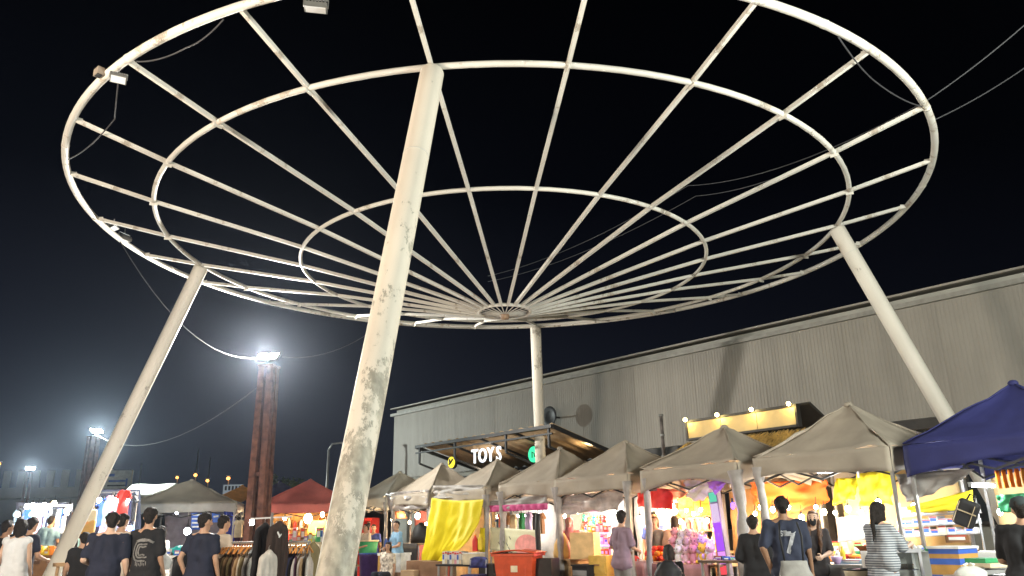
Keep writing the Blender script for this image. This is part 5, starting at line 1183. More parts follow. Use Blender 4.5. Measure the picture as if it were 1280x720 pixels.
# ------------------------------------------------------------------ stall with the yellow cloth
def ycloth(pts, label):
    tl, tr, br, bl = [on(*q, 10.7) for q in pts]; c = (tl+tr)/2; t = thing('yellow_cloth', label, 'cloth', c)
    def fn(s, u):
        # the right edge is pulled in to the left as it falls
        L = tl.lerp(bl, u); Rr = Vector((0, 0, 0)); e = u**2.3; Rr = tr.lerp(br, e); Rr.z = tr.z+(br.z-tr.z)*u
        p = L.lerp(Rr, s); f_ = math.sin(9*s*(1-.35*u)+1.5*u)
        return p - NR*(.05*f_*(.35+.65*u)+.018*math.sin(31*s*(1-.3*u)+2*math.sin(3*u))*(1-.5*u)+wob((s*3, u*3, 1), 1.5, .035)+wob((s*9, u*4, 2), 1.5, .02)) + Vector((0, 0, -.05*math.sin(PI*s)*(1-u))) - c
    MB().sheet(fn, 60, 24, .006).build('cloth', M('bright_yellow_cloth', (.74, .61, .006), rough=.6, vary=.08, scale=1.5, trans=.08), t, True)
ycloth([(540, 622), (604, 624), (553, 705), (529, 703)], 'bright yellow cloth hung across the stall front and drawn to the left')
hang_px([(541, 607), (604, 606), (543, 622), (603, 624)], 10.85, grey_t, 'grey cloth bundled along the edge above the yellow cloth', amp=.10, seed=9.1)
q = on(575, 706, 10.4); table(q, 1.0, .55, on(575, 705, 10.4).z, RZR+.3, 'small black table with paper packs before the yellow cloth', C_BLK)
zt2 = on(575, 705, 10.4).z
for i in range(9):
    p = on(557+3.0*i, 704, 10.35+.02*i); pack((p.x, p.y, zt2), (.07, .16, .27+.015*math.sin(i*2)), RZR+.3, [C_WHT, C_CRM, C_GRY][i % 3] if i != 5 else C_PNK, '%s upright pack, %s from the left on the small black table' % (cname([C_WHT, C_CRM, C_GRY][i % 3] if i != 5 else C_PNK), ORD[i]), 'upright packs on the small black table')
p = on(592, 698, 10.35); bk = thing('wire_basket', 'pale woven basket on the right of the small black table', 'basket', (p.x, p.y, zt2), RZR+.3)
MB().box((0, 0, .02), (.40, .26, .03)).build('base', C_CRM, bk)
for s_ in (-1, 1): MB().box((0, s_*.13, .13), (.42, .014, .22)).build('side', C_CRM, bk); MB().box((s_*.205, 0, .13), (.014, .246, .22)).build('side', C_CRM, bk)
MB().tube([(-.21, -.135, .245), (.21, -.135, .245), (.21, .135, .245), (-.21, .135, .245)], .012, 6, closed=True).build('rim', C_WHT, bk)
bottle(on(594, 689, 10.5), .36, .065, 'red bottle standing in the pale basket', C_RED, C_ORG); bottle(on(600, 687, 10.55), .34, .05, 'yellow bottle beside the red one', C_YEL, C_YEL)
q = on(592, 712, 9.9); chair(Vector((q.x, q.y, .08)), 2.7, 'dark blue patterned chair back in front of the basket', M('blue_pattern', (.035, .04, .16), rough=.6, vary=.9, scale=9), .44, on(592, 700, 9.9).z-.02)
hang_px([(600, 660), (606, 660), (600, 690), (606, 690)], 10.8, yellow_t, 'narrow yellow scrap of cloth by the leg', name='yellow_scrap', cat='cloth', amp=.01, nu=3, nv=4)

# ------------------------------------------------------------------ stall with the clear plastic
hang_px([(481, 616), (538, 612), (486, 640), (536, 636)], 10.95, clear_t, 'crumpled clear plastic hung below the gazebo edge', amp=.12, seed=12.2, folds=.03)
bulb(on(522, 645, 11.8), 'very bright warm bulb behind the clear plastic', 75, True, .10); bulb(on(512, 653, 12.2), 'smaller warm bulb left of the very bright one', 24, True, .055); bulb(on(533, 655, 12.1), 'smaller warm bulb right of the very bright one', 24, True, .055)
lam = thing('paper_lantern', 'orange paper lampshade hung behind the clear plastic', 'lampshade', on(499, 643, 12.2)); MB().lathe([(.10, .10), (.14, .09), (.26, -.12), (.25, -.12), (.13, .07), (.1, .08)], 18).build('shade', cols('orange_paper', (.75, .30, .10), trans=.4), lam, True); MB().tube([(0, 0, .1), (0, 0, .4)], .01, 5).build('cord', C_BLK, lam)
q = on(520, 690, 11.1); table(q, 1.2, .6, on(520, 679, 11.1).z, RZR, 'counter with a black cloth under the bright bulb', wood, cloth=C_BLK)
zt3 = on(520, 679, 11.1).z
t = thing('black_hood', 'black cloth hood over a stand left of the yellow cloth', 'cloth', (*on(526, 678, 11.3).xy, zt3)); MB().lathe([(.28, 0), (.27, .2), (.18, .42), (.05, .52), (.02, .53)], 14).build('hood', C_BLK, t, True)
t = thing('white_pole', 'white pole slanting beside the black hood', 'pole', on(519, 674, 11.2)); MB().tube([(-.12, 0, -.15), (.25, 0, .26)], .018, 8).build('pole', C_WHT, t, True)
for i in range(5):
    p = on(482+4.6*i, 689, 10.9); bottle(Vector((p.x, p.y, zt3-.12)), .28, .045, '%s blue bottle from the left behind the white cooler' % ORD[i], C_BLU, C_WHT, 'blue bottles behind the cooler')
q = on(492, 690, 10.95); table(q, .6, .5, zt3-.125, RZR, 'low table with blue bottles behind the white cooler', steel)
cz_ = on(493, 691, 10.3); co_ = thing('cooler_box', 'white foam cooler box with an orange end', 'cooler', (cz_.x, cz_.y, cz_.z-.46), RZR+.45)
MB().box((.10, 0, .20), (.52, .42, .40)).build('body', C_WHT, co_); MB().box((-.26, 0, .20), (.20, .42, .40)).build('end_panel', C_ORG2, co_); MB().box((0, 0, .43), (.75, .45, .06)).build('lid', C_WHT, co_)
carton(Vector((cz_.x, cz_.y, 0)), (.7, .45, cz_.z-.47), RZR+.45, 'brown box carrying the white cooler', cardd)
for i, (px, py, D, d, lab) in enumerate(((527, 701, 10.35, (.62, .4), 'upper brown box left of the small black table'), (541, 702, 10.3, (.5, .4), 'brown box between the cooler and the small black table'))):
    q = on(px, py, D); carton(Vector((q.x, q.y, 0)), (*d, q.z), RZR+.5+.1*i, lab, cardd)
q = on(514, 713, 9.9); carton(Vector((q.x, q.y, 0)), (.4, .3, q.z), RZR+.4, 'low tan box in front of the brown boxes', card)
# farthest stall
q = on(464, 692, 10.6); t = thing('tub', 'dark purple plastic tub left of the white cooler', 'tub', (q.x, q.y, 0), RZR); MB().lathe([(.24, 0), (.28, .1), (.33, q.z-.06), (.36, q.z), (.33, q.z), (.3, q.z-.1)], 20).build('body', cols('purple_plastic', (.055, .025, .12), rough=.4), t, True); MB().tube([(.345*math.cos(2*PI*i/24), .345*math.sin(2*PI*i/24), q.z) for i in range(24)], .016, 6, closed=True).build('rim', C_BLU, t, True)
q = on(460, 676, 11.0); t = thing('basket', 'green plastic basket at the farthest stall', 'basket', (q.x, q.y, .55), RZR); MB().lathe([(.2, 0), (.3, q.z-.55), (.27, q.z-.55), (.18, .05)], 16).build('body', C_GRN, t, True); MB().tube([(.3*math.cos(2*PI*i/24), .3*math.sin(2*PI*i/24), q.z-.55) for i in range(24)], .025, 6, closed=True).build('rim', C_CRM, t, True)
table(Vector((q.x, q.y, 0)), .8, .6, .55, RZR, 'low table with the green basket', wood)
sh = thing('red_rack', 'red framed rack at the farthest stall beside the column', 'rack', (*on(461, 665, 12.6).xy, 0), RZR)
for x in (-.42, .42): MB().box((x, 0, .95), (.06, .3, 1.9)).build('post', C_RED, sh)
for z in (1.2, 1.87): MB().box((0, 0, z), (.78, .3, .09)).build('shelf_board', C_RED, sh)
MB().box((0, .14, 1.0), (.78, .01, 1.6)).build('rear_panel', C_WHT, sh)
lamp('stall_lamp', G('G0', 0, .2, 1.95), 45, (1, .9, .75), .1); lamp('stall_lamp', G('G2', .2, .3, 2.0), 30, (1, .8, .6), .1)  # unseen main lights added to brighten these two stalls

# ------------------------------------------------------------------ small amber bulbs added in the row for a warmer glow
for px, py, D, lab in ((706, 645, 12.0, 'amber bulb left of the headscarf seller'), (722, 640, 11.6, 'amber bulb right above the headscarf seller'), (768, 640, 11.5, 'amber bulb above the curly haired man'), (778, 668, 12.2, 'amber bulb low behind the man in mauve'),
        (822, 640, 12.0, 'amber bulb above the reddish haired woman'), (858, 638, 11.8, 'amber bulb in the middle above the plush toys'), (876, 637, 11.7, 'amber bulb right above the plush toys'), (893, 662, 12.3, 'amber bulb low beside the light box'), (872, 668, 12.5, 'amber bulb low among the warm lit boxes'),
        (622, 646, 12.1, 'amber bulb at the left above the banner'), (672, 645, 12.0, 'amber bulb at the right above the banner'), (944, 642, 12.0, 'amber bulb at the far left under the orange tarp'), (958, 641, 12.1, 'amber bulb below the pair under the orange tarp'), (1020, 634, 12.2, 'amber bulb at the right end of the orange tarp'),
        (1044, 641, 12.4, 'amber bulb left above the white sheet'), (1076, 640, 12.4, 'amber bulb right above the white sheet'), (490, 650, 12.0, 'amber bulb above the low seated person'), (1142, 632, 12.6, 'amber bulb at the left under the yellow strip')):
    bulb(on(px, py, D), lab, 20, True, .045)

# ------------------------------------------------------------------ clothes rack on the plaza
RK = 12.0; ra, rb = at(274, 679, RK+.3), at(388, 677, RK-.2); zr = (ra.z+rb.z)/2; ra.z = rb.z = zr
rk = thing('clothes_rack', 'long clothes rail full of garments before the nearest lamp post', 'clothes rack', (ra.x, ra.y, 0))
wp(MB().tube([ra, rb], .016, 8), 'rail', steel, rk, True)
dirr = (rb-ra).normalized(); perp = Vector((-dirr.y, dirr.x, 0))
for q in (ra+dirr*.03, (ra+rb)/2, rb-dirr*.03):
    wp(MB().tube([(q.x, q.y, 0), (q.x, q.y, zr)], .016, 8), 'post', steel, rk, True); wp(MB().bar((q.x-perp.x*.3, q.y-perp.y*.3, .02), (q.x+perp.x*.3, q.y+perp.y*.3, .02), .035), 'foot', steel, rk)
wood_h = cols('orange_wood', (.62, .26, .06), rough=.45)
GC = {'tan': (.40, .27, .15), 'dark brown': (.10, .055, .035), 'grey': (.34, .32, .30), 'pale grey': (.48, .45, .41), 'black': (.013, .012, .014), 'dark navy': (.022, .022, .05), 'dark red': (.34, .05, .05), 'cream': (.60, .52, .40), 'olive': (.20, .16, .08), 'dusty pink': (.46, .31, .28), 'plum': (.06, .025, .05)}
gm_ = {k: M(k.replace(' ', '_')+'_garment', c, rough=.85, vary=.2, scale=6) for k, c in GC.items()}
seq = ['dark navy', 'black', 'dark brown', 'olive', 'tan', 'black', 'olive', 'dark brown', 'tan', 'cream', 'olive', 'pale grey', 'grey', 'black', 'pale grey', 'cream', 'grey', 'black', 'pale grey', 'dusty pink', 'cream', 'black', 'grey', 'dark red', 'dark red', 'grey', 'plum', 'black', 'dark navy', 'plum', 'grey', 'tan', 'grey', 'pale grey']
cnt = {}
for i, c in enumerate(seq):
    q = ra.lerp(rb, (i+.6)/len(seq)); ln = .95+.25*math.sin(i*1.7)*.4; hw = .20+.02*math.sin(i*2.3); cnt[c] = cnt.get(c, 0)+1
    t = thing('garment', '%s garment, %s %s one from the left on the rail' % (c, ORD[cnt[c]-1], c), 'garment', q, math.atan2(dirr.y, dirr.x)+.25*math.sin(i*3.1)+.2, 'garments on the long rail')
    def gf(s, u, i=i, hw=hw, ln=ln):
        a = 2*PI*s; fl = .30+.70*min(1, u*5); w = .024+.016*u+.010*math.sin(5*a+i)*u
        return (math.cos(a)*w+.012*math.sin(u*5+i)*u, math.sin(a)*hw*(fl if u < .2 else 1+.06*math.sin(u*4+i)), -.09-.10*(1-min(1, u*5))*0-(.07*(1-abs(math.cos(a)))*0)-ln*u - .10*(abs(math.sin(a)) if u < .15 else .0)*(1-u/.15 if u < .15 else 0))
    MB().sheet(gf, 14, 8, .004).build('cloth', gm_[c], t, True)
    h_ = MB().tube([(0, -hw*.95, -.15), (0, -.08, -.07), (0, 0, -.05), (0, .08, -.07), (0, hw*.95, -.15)], .012, 6); h_.tube([(0, 0, -.05), (0, 0, 0), (0, .02, .022), (0, .035, 0)], .004, 5)
    h_.build('hanger', wood_h if i < 13 or i > 17 else steel, t, True)
def jacket(p, w, h, mt, rz, label, open_col=None, mark=False):
    t = thing('jacket', label, 'jacket', p, rz); t.scale = (.62, .62, .92); mb = MB()
    mb.cap((-.15*w, 0, -.10), (-.13*w, 0, -h*.55), .10*w*2, .11*w*2); mb.cap((.15*w, 0, -.10), (.13*w, 0, -h*.55), .10*w*2, .11*w*2); mb.cap((-.13*w, 0, -h*.55), (-.16*w, 0, -h), .11*w*2, .10*w*2); mb.cap((.13*w, 0, -h*.55), (.16*w, 0, -h), .11*w*2, .10*w*2)
    for s_ in (-1, 1): mb.cap((0, 0, -.05), (s_*.36*w, 0, -.12), .09, .08); mb.cap((s_*.36*w, 0, -.12), (s_*.46*w, 0, -.45), .08, .075); mb.cap((s_*.46*w, 0, -.45), (s_*.44*w, .03, -.75), .07, .055)
    remesh(mb, 'coat', mt, .022, t, disp=.02, dscale=6)
    MB().tube([(-.16, 0, -.06), (0, 0, 0), (.16, 0, -.06)], .010, 6).build('hanger', wood_h, t, True); MB().tube([(0, 0, 0), (0, 0, .07), (.02, 0, .09)], .004, 5).build('hook', steel, t, True)
    if mark: MB().box((-.10, -.125, -.16), (.10, .01, .03), ry=.7).build('chest_mark', C_WHT, t); MB().box((-.06, -.127, -.18), (.08, .01, .02), ry=-.6).build('chest_mark', C_WHT, t)
    return t
jacket(at(331, 656, 11.4), .5, .74, gm_['black'], 1.15, 'black long sleeved top hung high on the left of the pair above the rail')
jacket(at(349, 654, 11.2), .52, .84, M('brown_black_knit', (.035, .022, .018), rough=.9), 1.0, 'brown black jacket with a small white mark, right of the pair above the rail', mark=True)
jacket(at(336, 690, 11.0), .42, .60, gm_['pale grey'], 1.0, 'pale grey top hung low in front of the two dark jackets')
p = at(340, 648, 11.5); t = thing('hook_stand', 'steel stand carrying the two dark jackets', 'stand', (p.x, p.y, 0))
MB().tube([(0, 0, 0), (0, 0, p.z+.08)], .018, 8).build('pole', steel, t, True); MB().bar((-.30, 0, p.z), (.28, 0, p.z+.02), .02).build('arm', steel, t); MB().lathe([(.26, 0), (.25, .02), (.03, .03)], 18).build('base', steel, t)
p = at(408, 690, 11.6)
jacket(at(391, 680, 12.2), .4, .8, gm_['olive'], 1.0, 'olive garment at the right end of the rail by the column')

# ------------------------------------------------------------------ stall with the white table and blue panel
GL = at(240, 600, 25.)
bk_ = hanging([at(206, 640, 26.2), at(286, 640, 26.), at(206, 700, 26.2), at(286, 700, 26.)], M('grey_violet_curtain', (.17, .16, .21), rough=.8, trans=.1), 'grey violet back curtain of the white valance gazebo', name='back_curtain', cat='curtain', amp=.06, folds=.03)
hanging([at(280, 639, 24.4), at(294, 639, 24.5), at(280, 677, 24.4), at(293, 677, 24.5)], cols('royal_blue_cloth', (.04, .06, .42), trans=.1), 'royal blue cloth panel at the right end of the white valance gazebo', name='blue_cloth', cat='cloth', amp=.03, folds=.02)
t = hanging([at(239, 641, 25.2), at(252, 641, 25.2), at(239, 662, 25.2), at(252, 662, 25.2)], C_BLU, 'blue sign with pale lines under the white valance gazebo', name='sign_board', cat='sign', amp=.0)
for i in range(4): a_, b_ = at(240, 643.5+5*i, 25.12), at(250-2*(i % 2), 643.5+5*i, 25.12); wp(MB().bar(a_, b_, .02, .045), 'text_line', C_WHT, t)
t = hanging([at(265, 641, 25.3), at(275, 641, 25.3), at(265, 653, 25.3), at(275, 653, 25.3)], C_BLU, 'small blue sign beside the cream shirt person', name='sign_board', cat='sign', amp=.0)
wp(MB().bar(at(267, 646, 25.2), at(273, 645, 25.2), .02, .05), 'text_line', C_WHT, t)
bulb(at(234, 664, 14.2), 'white bulb glaring beside the man in dark trousers', 45, False, .075); bulb(at(315, 653, 17.5), 'white bulb glowing between the posts of the nearest lamp post', 30, False, .075)
bulb(at(221, 641, 24.), 'small white bulb under the white valance gazebo', 40, False, .05)
q = at(222, 694, 13.2); table(Vector((q.x, q.y, 0)), .75, .5, q.z, .1, 'white topped table with teal cloth left of the man in dark trousers', C_WHT)
zt_ = q.z; p = at(224, 688, 13.25); t = thing('folded_cloth', 'teal cloth heaped on the white topped table', 'cloth', (p.x, p.y, zt_)); MB().ball((0, 0, .05), (.16, .12, .09), 14, 9, wob=.5, seed=3).build('heap', C_TEAL, t, True)
for i in range(5):
    p = at(211+5.5*i, 690, 13.1+.1*(i % 2)); pack((p.x, p.y, zt_), (.09, .08, .06+.06*rr.random()), rr.random(), [C_WHT, C_RED, C_BLU, C_YEL, C_CRM][i], '%s packet on the white topped table' % cname([C_WHT, C_RED, C_BLU, C_YEL, C_CRM][i]), 'packets on the white topped table')
q = at(220, 706, 11.9); chair(Vector((q.x, q.y, .0)), 3.0, 'black folding chair before the white topped table', C_BLK, .45, at(220, 694, 11.9).z)
sack(at(203, 712, 11.8), (.22, .18, .22), 'white plastic bag beside the black folding chair', C_WHT, 2)
# white arches (metal hoops) by the stall
for i, px in enumerate((205, 214)):
    p = at(px, 641, 24.8); t = thing('hoop', ['left', 'right'][i]+' one of two pale hoops under the white valance', 'hoop', p); MB().tube([(.22*math.cos(PI*k/12), 0, .22*math.sin(PI*k/12)) for k in range(13)], .03, 7).build('arch', C_WHT, t, True)

# ------------------------------------------------------------------ red gazebo stall
hanging([at(336, 640, 27.2), at(414, 640, 27.2), at(336, 690, 27.2), at(414, 690, 27.2)], M('ochre_curtain', (.55, .33, .10), rough=.8, trans=.15), 'ochre back curtain of the red gazebo', name='back_curtain', cat='curtain', amp=.06, folds=.03)
bulb(at(385, 648, 25.), 'very bright warm bulb under the red gazebo', 190, True, .17); bulb(at(403, 643, 25.5), 'smaller warm bulb right of the very bright one under the red gazebo', 60, True, .09); bulb(at(356, 648, 26.), 'dimmer warm bulb at the left under the red gazebo', 50, True, .08)
q = at(372, 678, 24.6); table(Vector((q.x, q.y, 0)), 2.2, .7, q.z, .2, 'goods table of the red gazebo', wood, cloth=C_CRM)
for i in range(14):
    p = at(340+4.8*i, 664, 24.6+.1*(i % 3)); pack((p.x, p.y, q.z), (.12, .12, .16+.3*rr.random()), rr.random()*.5, ALLC[(i*7+2) % 10], '%s box, %s from the left on the goods table of the red gazebo' % (cname(ALLC[(i*7+2) % 10]), ORD[i]), 'boxes on the goods table of the red gazebo')
q = at(397, 658, 25.8); carton(Vector((q.x, q.y, q.z-.25)), (.55, .3, .42), .2, 'yellow box standing high at the right under the red gazebo', C_YEL, tape=False)
shl = thing('wall_shelf', 'shelf on the ochre curtain of the red gazebo', 'shelf', at(378, 660, 26.9), .0)
MB().box((0, 0, -.02), (2.0, .3, .04)).build('shelf_board', wood, shl); [MB().box((x, .12, -.7), (.05, .05, 1.36)).build('post', wood, shl) for x in (-.9, .9)]
for i in range(9):
    p = Vector(shl.location)+Vector((-.85+.2*i, 0, 0)); bottle(p, .24+.06*(i % 3), .055, '%s bottle, %s from the left on the shelf of the red gazebo' % (cname([C_WHT, C_BRN, C_CRM, C_RED][i % 4]), ORD[i]), [C_WHT, C_BRN, C_CRM, C_RED][i % 4], group='bottles on the shelf of the red gazebo')
shirt_hung(at(327, 642, 23.), .5, .75, C_WHT, .2, 'white shirt hung under the left corner of the red gazebo', seed=2); shirt_hung(at(333, 649, 23.2), .42, .5, cols('pale_blue_goods', (.42, .58, .75)), .2, 'pale blue shirt beside the white one at the red gazebo', seed=3)
shirt_hung(at(299, 650, 24.5), .35, .5, C_CRM, .1, 'cream shirt hung right of the royal blue panel', seed=4); shirt_hung(at(296, 664, 24.6), .4, .5, gm_['plum'], .1, 'plum shirt below the cream one by the royal blue panel', seed=5)

# ------------------------------------------------------------------ bright clothes stalls at the far left
def frame_stall(pxa, pxb, top, y, label):
    a, b = at(pxa, top, y), at(pxb, top, y); b.z = a.z; t = thing('stall_frame', label, 'stall', (a.x, a.y, 0)); d = b-a
    for f in (0, .5, 1): MB().bar((d.x*f, 0, 0), (d.x*f, 0, a.z), .04).build('post', steel, t)
    for z in (a.z, a.z*.72): MB().bar((0, 0, z-.02), (d.x, 0, z-.02), .035).build('rail', steel, t)
    return t, a, b
f1, a1, b1 = frame_stall(112, 172, 615, 20., 'steel stall frame hung with bright clothes right of the left column')
names = [('white', C_WHT), ('pale blue', cols('pale_blue_goods', (.42, .58, .75))), ('mint', cols('mint_goods', (.45, .68, .60))), ('dark', C_BLK), ('lilac', cols('lilac_goods', (.60, .46, .75))), ('white and grey', C_GRY), ('pink red', C_PNK), ('blue', C_BLU), ('navy', gm_['dark navy'])]
for i in range(13):
    nm, mt = names[(i*4) % 9]; p = a1.lerp(b1, (i+.5)/13)+Vector((0, -.08, -.10-.05*(i % 3)))
    shirt_hung(p, .34, .62+.1*(i % 3), mt, .5*math.sin(i*2.), '%s shirt, %s from the left, upper rail of the bright clothes stall' % (nm, ORD[i]), 'shirts on the bright clothes stall', seed=i)
for i in range(11):
    nm, mt = names[(i*5+2) % 9]; p = a1.lerp(b1, (i+.5)/11)+Vector((0, -.10, -a1.z*.28-.10))
    shirt_hung(p, .36, .7, mt, .4*math.sin(i*3.), '%s shirt, %s from the left, lower rail of the bright clothes stall' % (nm, ORD[i]), 'shirts on the bright clothes stall', seed=i+20)
shirt_hung(at(156, 612, 19.2), .36, .75, C_RED, .2, 'pink red garment hung highest at the right of the bright clothes stall', seed=8)
for i, (px, py) in enumerate(((143, 627), (124, 625), (160, 626), (162, 660))): bulb(at(px, py, 19.2), 'white bulb, %s, at the bright clothes stall' % ['centre of the rail', 'left by the column', 'beside the pink red garment', 'low behind the cream shirt'][i], 34, False, [.11, .07, .05, .07][i])
hanging([at(108, 612, 21.5), at(176, 612, 21.5), at(108, 690, 21.5), at(176, 690, 21.5)], M('dim_blue_curtain', (.16, .19, .30), rough=.8, trans=.1), 'dim blue back curtain of the bright clothes stall', name='back_curtain', cat='curtain', amp=.05, folds=.03)
f2, a2_, b2_ = frame_stall(26, 84, 632, 26., 'far steel stall frame with white lights left of the left column')
for i in range(14):
    nm, mt = names[(i*2+1) % 9]; p = a2_.lerp(b2_, (i+.5)/14)+Vector((0, -.1, -.12))
    shirt_hung(p, .40, .75, mt, .4*math.sin(i*3.), '%s shirt, %s from the left on the far stall rail' % (nm, ORD[i]), 'shirts on the far stall rail', seed=i+40)
hanging([at(20, 628, 27), at(92, 628, 27), at(20, 700, 27), at(92, 700, 27)], M('pale_violet_curtain', (.40, .40, .52), rough=.8, trans=.1), 'pale violet back curtain of the far stall', name='back_curtain', cat='curtain', amp=.05, folds=.03)
for i, px in enumerate((34, 41, 48, 55, 62)): bulb(at(px, 633-(i % 2), 25.2), '%s from the left in the row of white bulbs at the far stall' % ORD[i], 26, False, .10)
for i, (px, py, y) in enumerate(((22, 643, 24.), (68, 629, 25.), (87, 634, 23.), (83, 639, 23.5))): bulb(at(px, py, y), 'orange bulb, %s' % ['leftmost, above the dark clothed heads', 'right of the row of white bulbs', 'just left of the left column', 'low beside the left column'][i], 45, True, .09)
# brown bags hanging behind the left column
for i, (px, py, d, mt) in enumerate(((103, 640, .42, wood_h), (108, 650, .40, C_ORG2), (112, 637, .32, C_CRM), (99, 656, .34, C_BRN))):
    p = at(px, py, 18.2); t = thing('handbag', '%s hanging right of the left column' % ['orange brown handbag, upper,', 'ochre handbag, lower,', 'small cream handbag', 'small brown handbag'][i], 'handbag', p, .3*i); o = MB().box((0, 0, -.14), (d, .16, .30)).build('body', mt, t); md = o.modifiers.new('b', 'BEVEL'); md.width = .05; md.segments = 3
    MB().tube([(-d*.3, 0, 0), (-d*.2, 0, .16), (d*.2, 0, .16), (d*.3, 0, 0)], .012, 6).build('handle', mt, t, True)
st_ = thing('bag_stand', 'steel stand with hanging handbags right of the left column', 'stand', (*at(106, 640, 18.4).xy, 0)); zz = at(106, 628, 18.4).z
MB().tube([(0, 0, 0), (0, 0, zz)], .02, 8).build('pole', steel, st_, True); MB().bar((-.22, 0, zz-.05), (.24, 0, zz-.05), .02).build('arm', steel, st_); MB().bar((-.22, 0, zz-.36), (.24, 0, zz-.36), .02).build('arm', steel, st_)
q = at(84, 708, 14.3); st2 = thing('stool', 'plain wooden stool in front of the left column', 'stool', (*at(86, 706, 14.2).xy, 0)); zs = at(86, 703, 14.2).z
MB().box((0, 0, zs-.03), (.36, .34, .06)).build('seat', wood, st2); [MB().bar((x*.14, y*.13, 0), (x*.12, y*.11, zs-.06), .04).build('leg', wood, st2) for x in (-1, 1) for y in (-1, 1)]; MB().bar((-.12, -.125, zs*.6), (.12, -.125, zs*.6), .03).build('stretcher', wood, st2)
q = at(50, 700, 18.4); table(Vector((q.x, q.y, 0)), 1.1, .6, at(50, 694, 18.4).z, 0, 'table with yellow goods behind the left column', wood, cloth=C_BRN); zy = at(50, 694, 18.4).z
for i in range(10):
    p = at(42+3*i, 690, 18.3+.1*(i % 2)); pack((p.x, p.y, zy), (.12, .1, .10+.12*rr.random()), i, [C_YEL, C_YEL, C_ORG][i % 3], '%s packet, %s from the left on the table behind the left column' % (cname([C_YEL, C_YEL, C_ORG][i % 3]), ORD[i]), 'packets behind the left column')

# ------------------------------------------------------------------ far left: low building, billboard, awnings, trees, street lamps
lbm = M('low_building_render', (.42, .40, .34), rough=.85, vary=.2, scale=.6); pa = at(-40, 612, 62); pb = at(128, 613, 62)
lb_ = thing('low_building', 'long low building with a row of pale roof panels at the far left', 'building', (pa.x, 62, 0)); Lb = pb.x-pa.x
MB().box((Lb/2, 4, pa.z/2-.4), (Lb, 8, pa.z-.8)).build('wall', M('dim_wall', (.30, .30, .29), rough=.85, vary=.2, scale=.4), lb_)
MB().box((Lb/2, 3.9, pa.z-.35), (Lb+.6, 8.8, .75)).build('roof_band', lbm, lb_)
for i in range(10):
    x0, x1 = at(-30+18.2*i-4.2, 600, 62).x-pa.x, at(-30+18.2*i+4.2, 600, 62).x-pa.x
    MB().box(((x0+x1)/2, .2, (pa.z+at(40, 588.5, 62).z)/2+.02), (x1-x0, .15, at(40, 588.5, 62).z-pa.z)).build('roof_panel', lbm, lb_)
for i in range(9): MB().box((Lb*(i+.5)/9, -.02, 1.6), (Lb/12, .1, 2.0)).build('window', S('dark_glass', 40, 46, 50), lb_)
c0, c1, c2, c3 = at(130, 588.5, 52), at(167, 588.5, 52), at(130, 611, 52), at(167, 611, 52)
bb = thing('billboard', 'white billboard with blue lettering on two posts beyond the left stalls', 'billboard', ((c0.x+c1.x)/2, 52, 0)); hw = (c1.x-c0.x)/2
MB().box((0, 0, (c0.z+c2.z)/2), (2*hw, .12, c0.z-c2.z)).build('board', M('board_white', (.62, .64, .60), rough=.5), bb); [MB().bar((x*hw*.8, .1, 0), (x*hw*.8, .1, c2.z), .14).build('post', dark_steel, bb) for x in (-1, 1)]
for i, (x, z, w, h) in enumerate(((-.45, .28, .5, .18), (.0, -.1, 1.1, .13), (.0, -.38, 1.2, .10), (.62, -.2, .12, .5))): MB().box((x, -.066, (c0.z+c2.z)/2+z), (w, .012, h)).build('lettering_bar', C_BLU if i != 2 else C_BLK, bb)
for x in (-.97, .97): MB().box((x*hw, -.07, (c0.z+c2.z)/2), (.06, .03, c0.z-c2.z)).build('frame_side', C_CRM, bb)
pa2, pb2 = at(166, 606, 36), at(222, 606, 36)
aw = thing('white_awning', 'pale tarp awning behind the white valance gazebo', 'awning', (pa2.x, 36, 0)); L2 = pb2.x-pa2.x; za, zb2 = pa2.z, at(190, 622, 36).z
MB().sheet(lambda s, u: (L2*s, -.0-1.6*u*0-1.2*u, za-(za-zb2)*u+.02*math.sin(9*s)), 12, 4, .03).build('awning_sheet', M('pale_awning', (.55, .56, .50), rough=.7, trans=.2), aw, True); [MB().bar((x, -1.2, 0), (x, -1.2, zb2), .06).build('post', steel, aw) for x in (.05, L2*.5, L2-.05)]
s0, s1, s2, s3 = at(280, 606, 40), at(304, 606, 40), at(280, 618, 40), at(304, 618, 40)
sg = thing('lit_sign', 'small pale lit sign with dark lettering behind the orange gazebo', 'sign', ((s0.x+s1.x)/2, 40, 0)); hw = (s1.x-s0.x)/2
MB().box((0, 0, (s0.z+s2.z)/2), (2*hw, .15, s0.z-s2.z)).build('board', EM('sign_face', (.62, .70, .75), .32), sg); [MB().bar((x*hw*.8, .0, 0), (x*hw*.8, .0, s2.z), .08).build('post', dark_steel, sg) for x in (-1, 1)]
for i in range(5): MB().box((-hw*.72+hw*.36*i, -.08, (s0.z+s2.z)/2+.06), (hw*.22, .012, (s0.z-s2.z)*.45)).build('lettering_bar', C_BLK, sg)
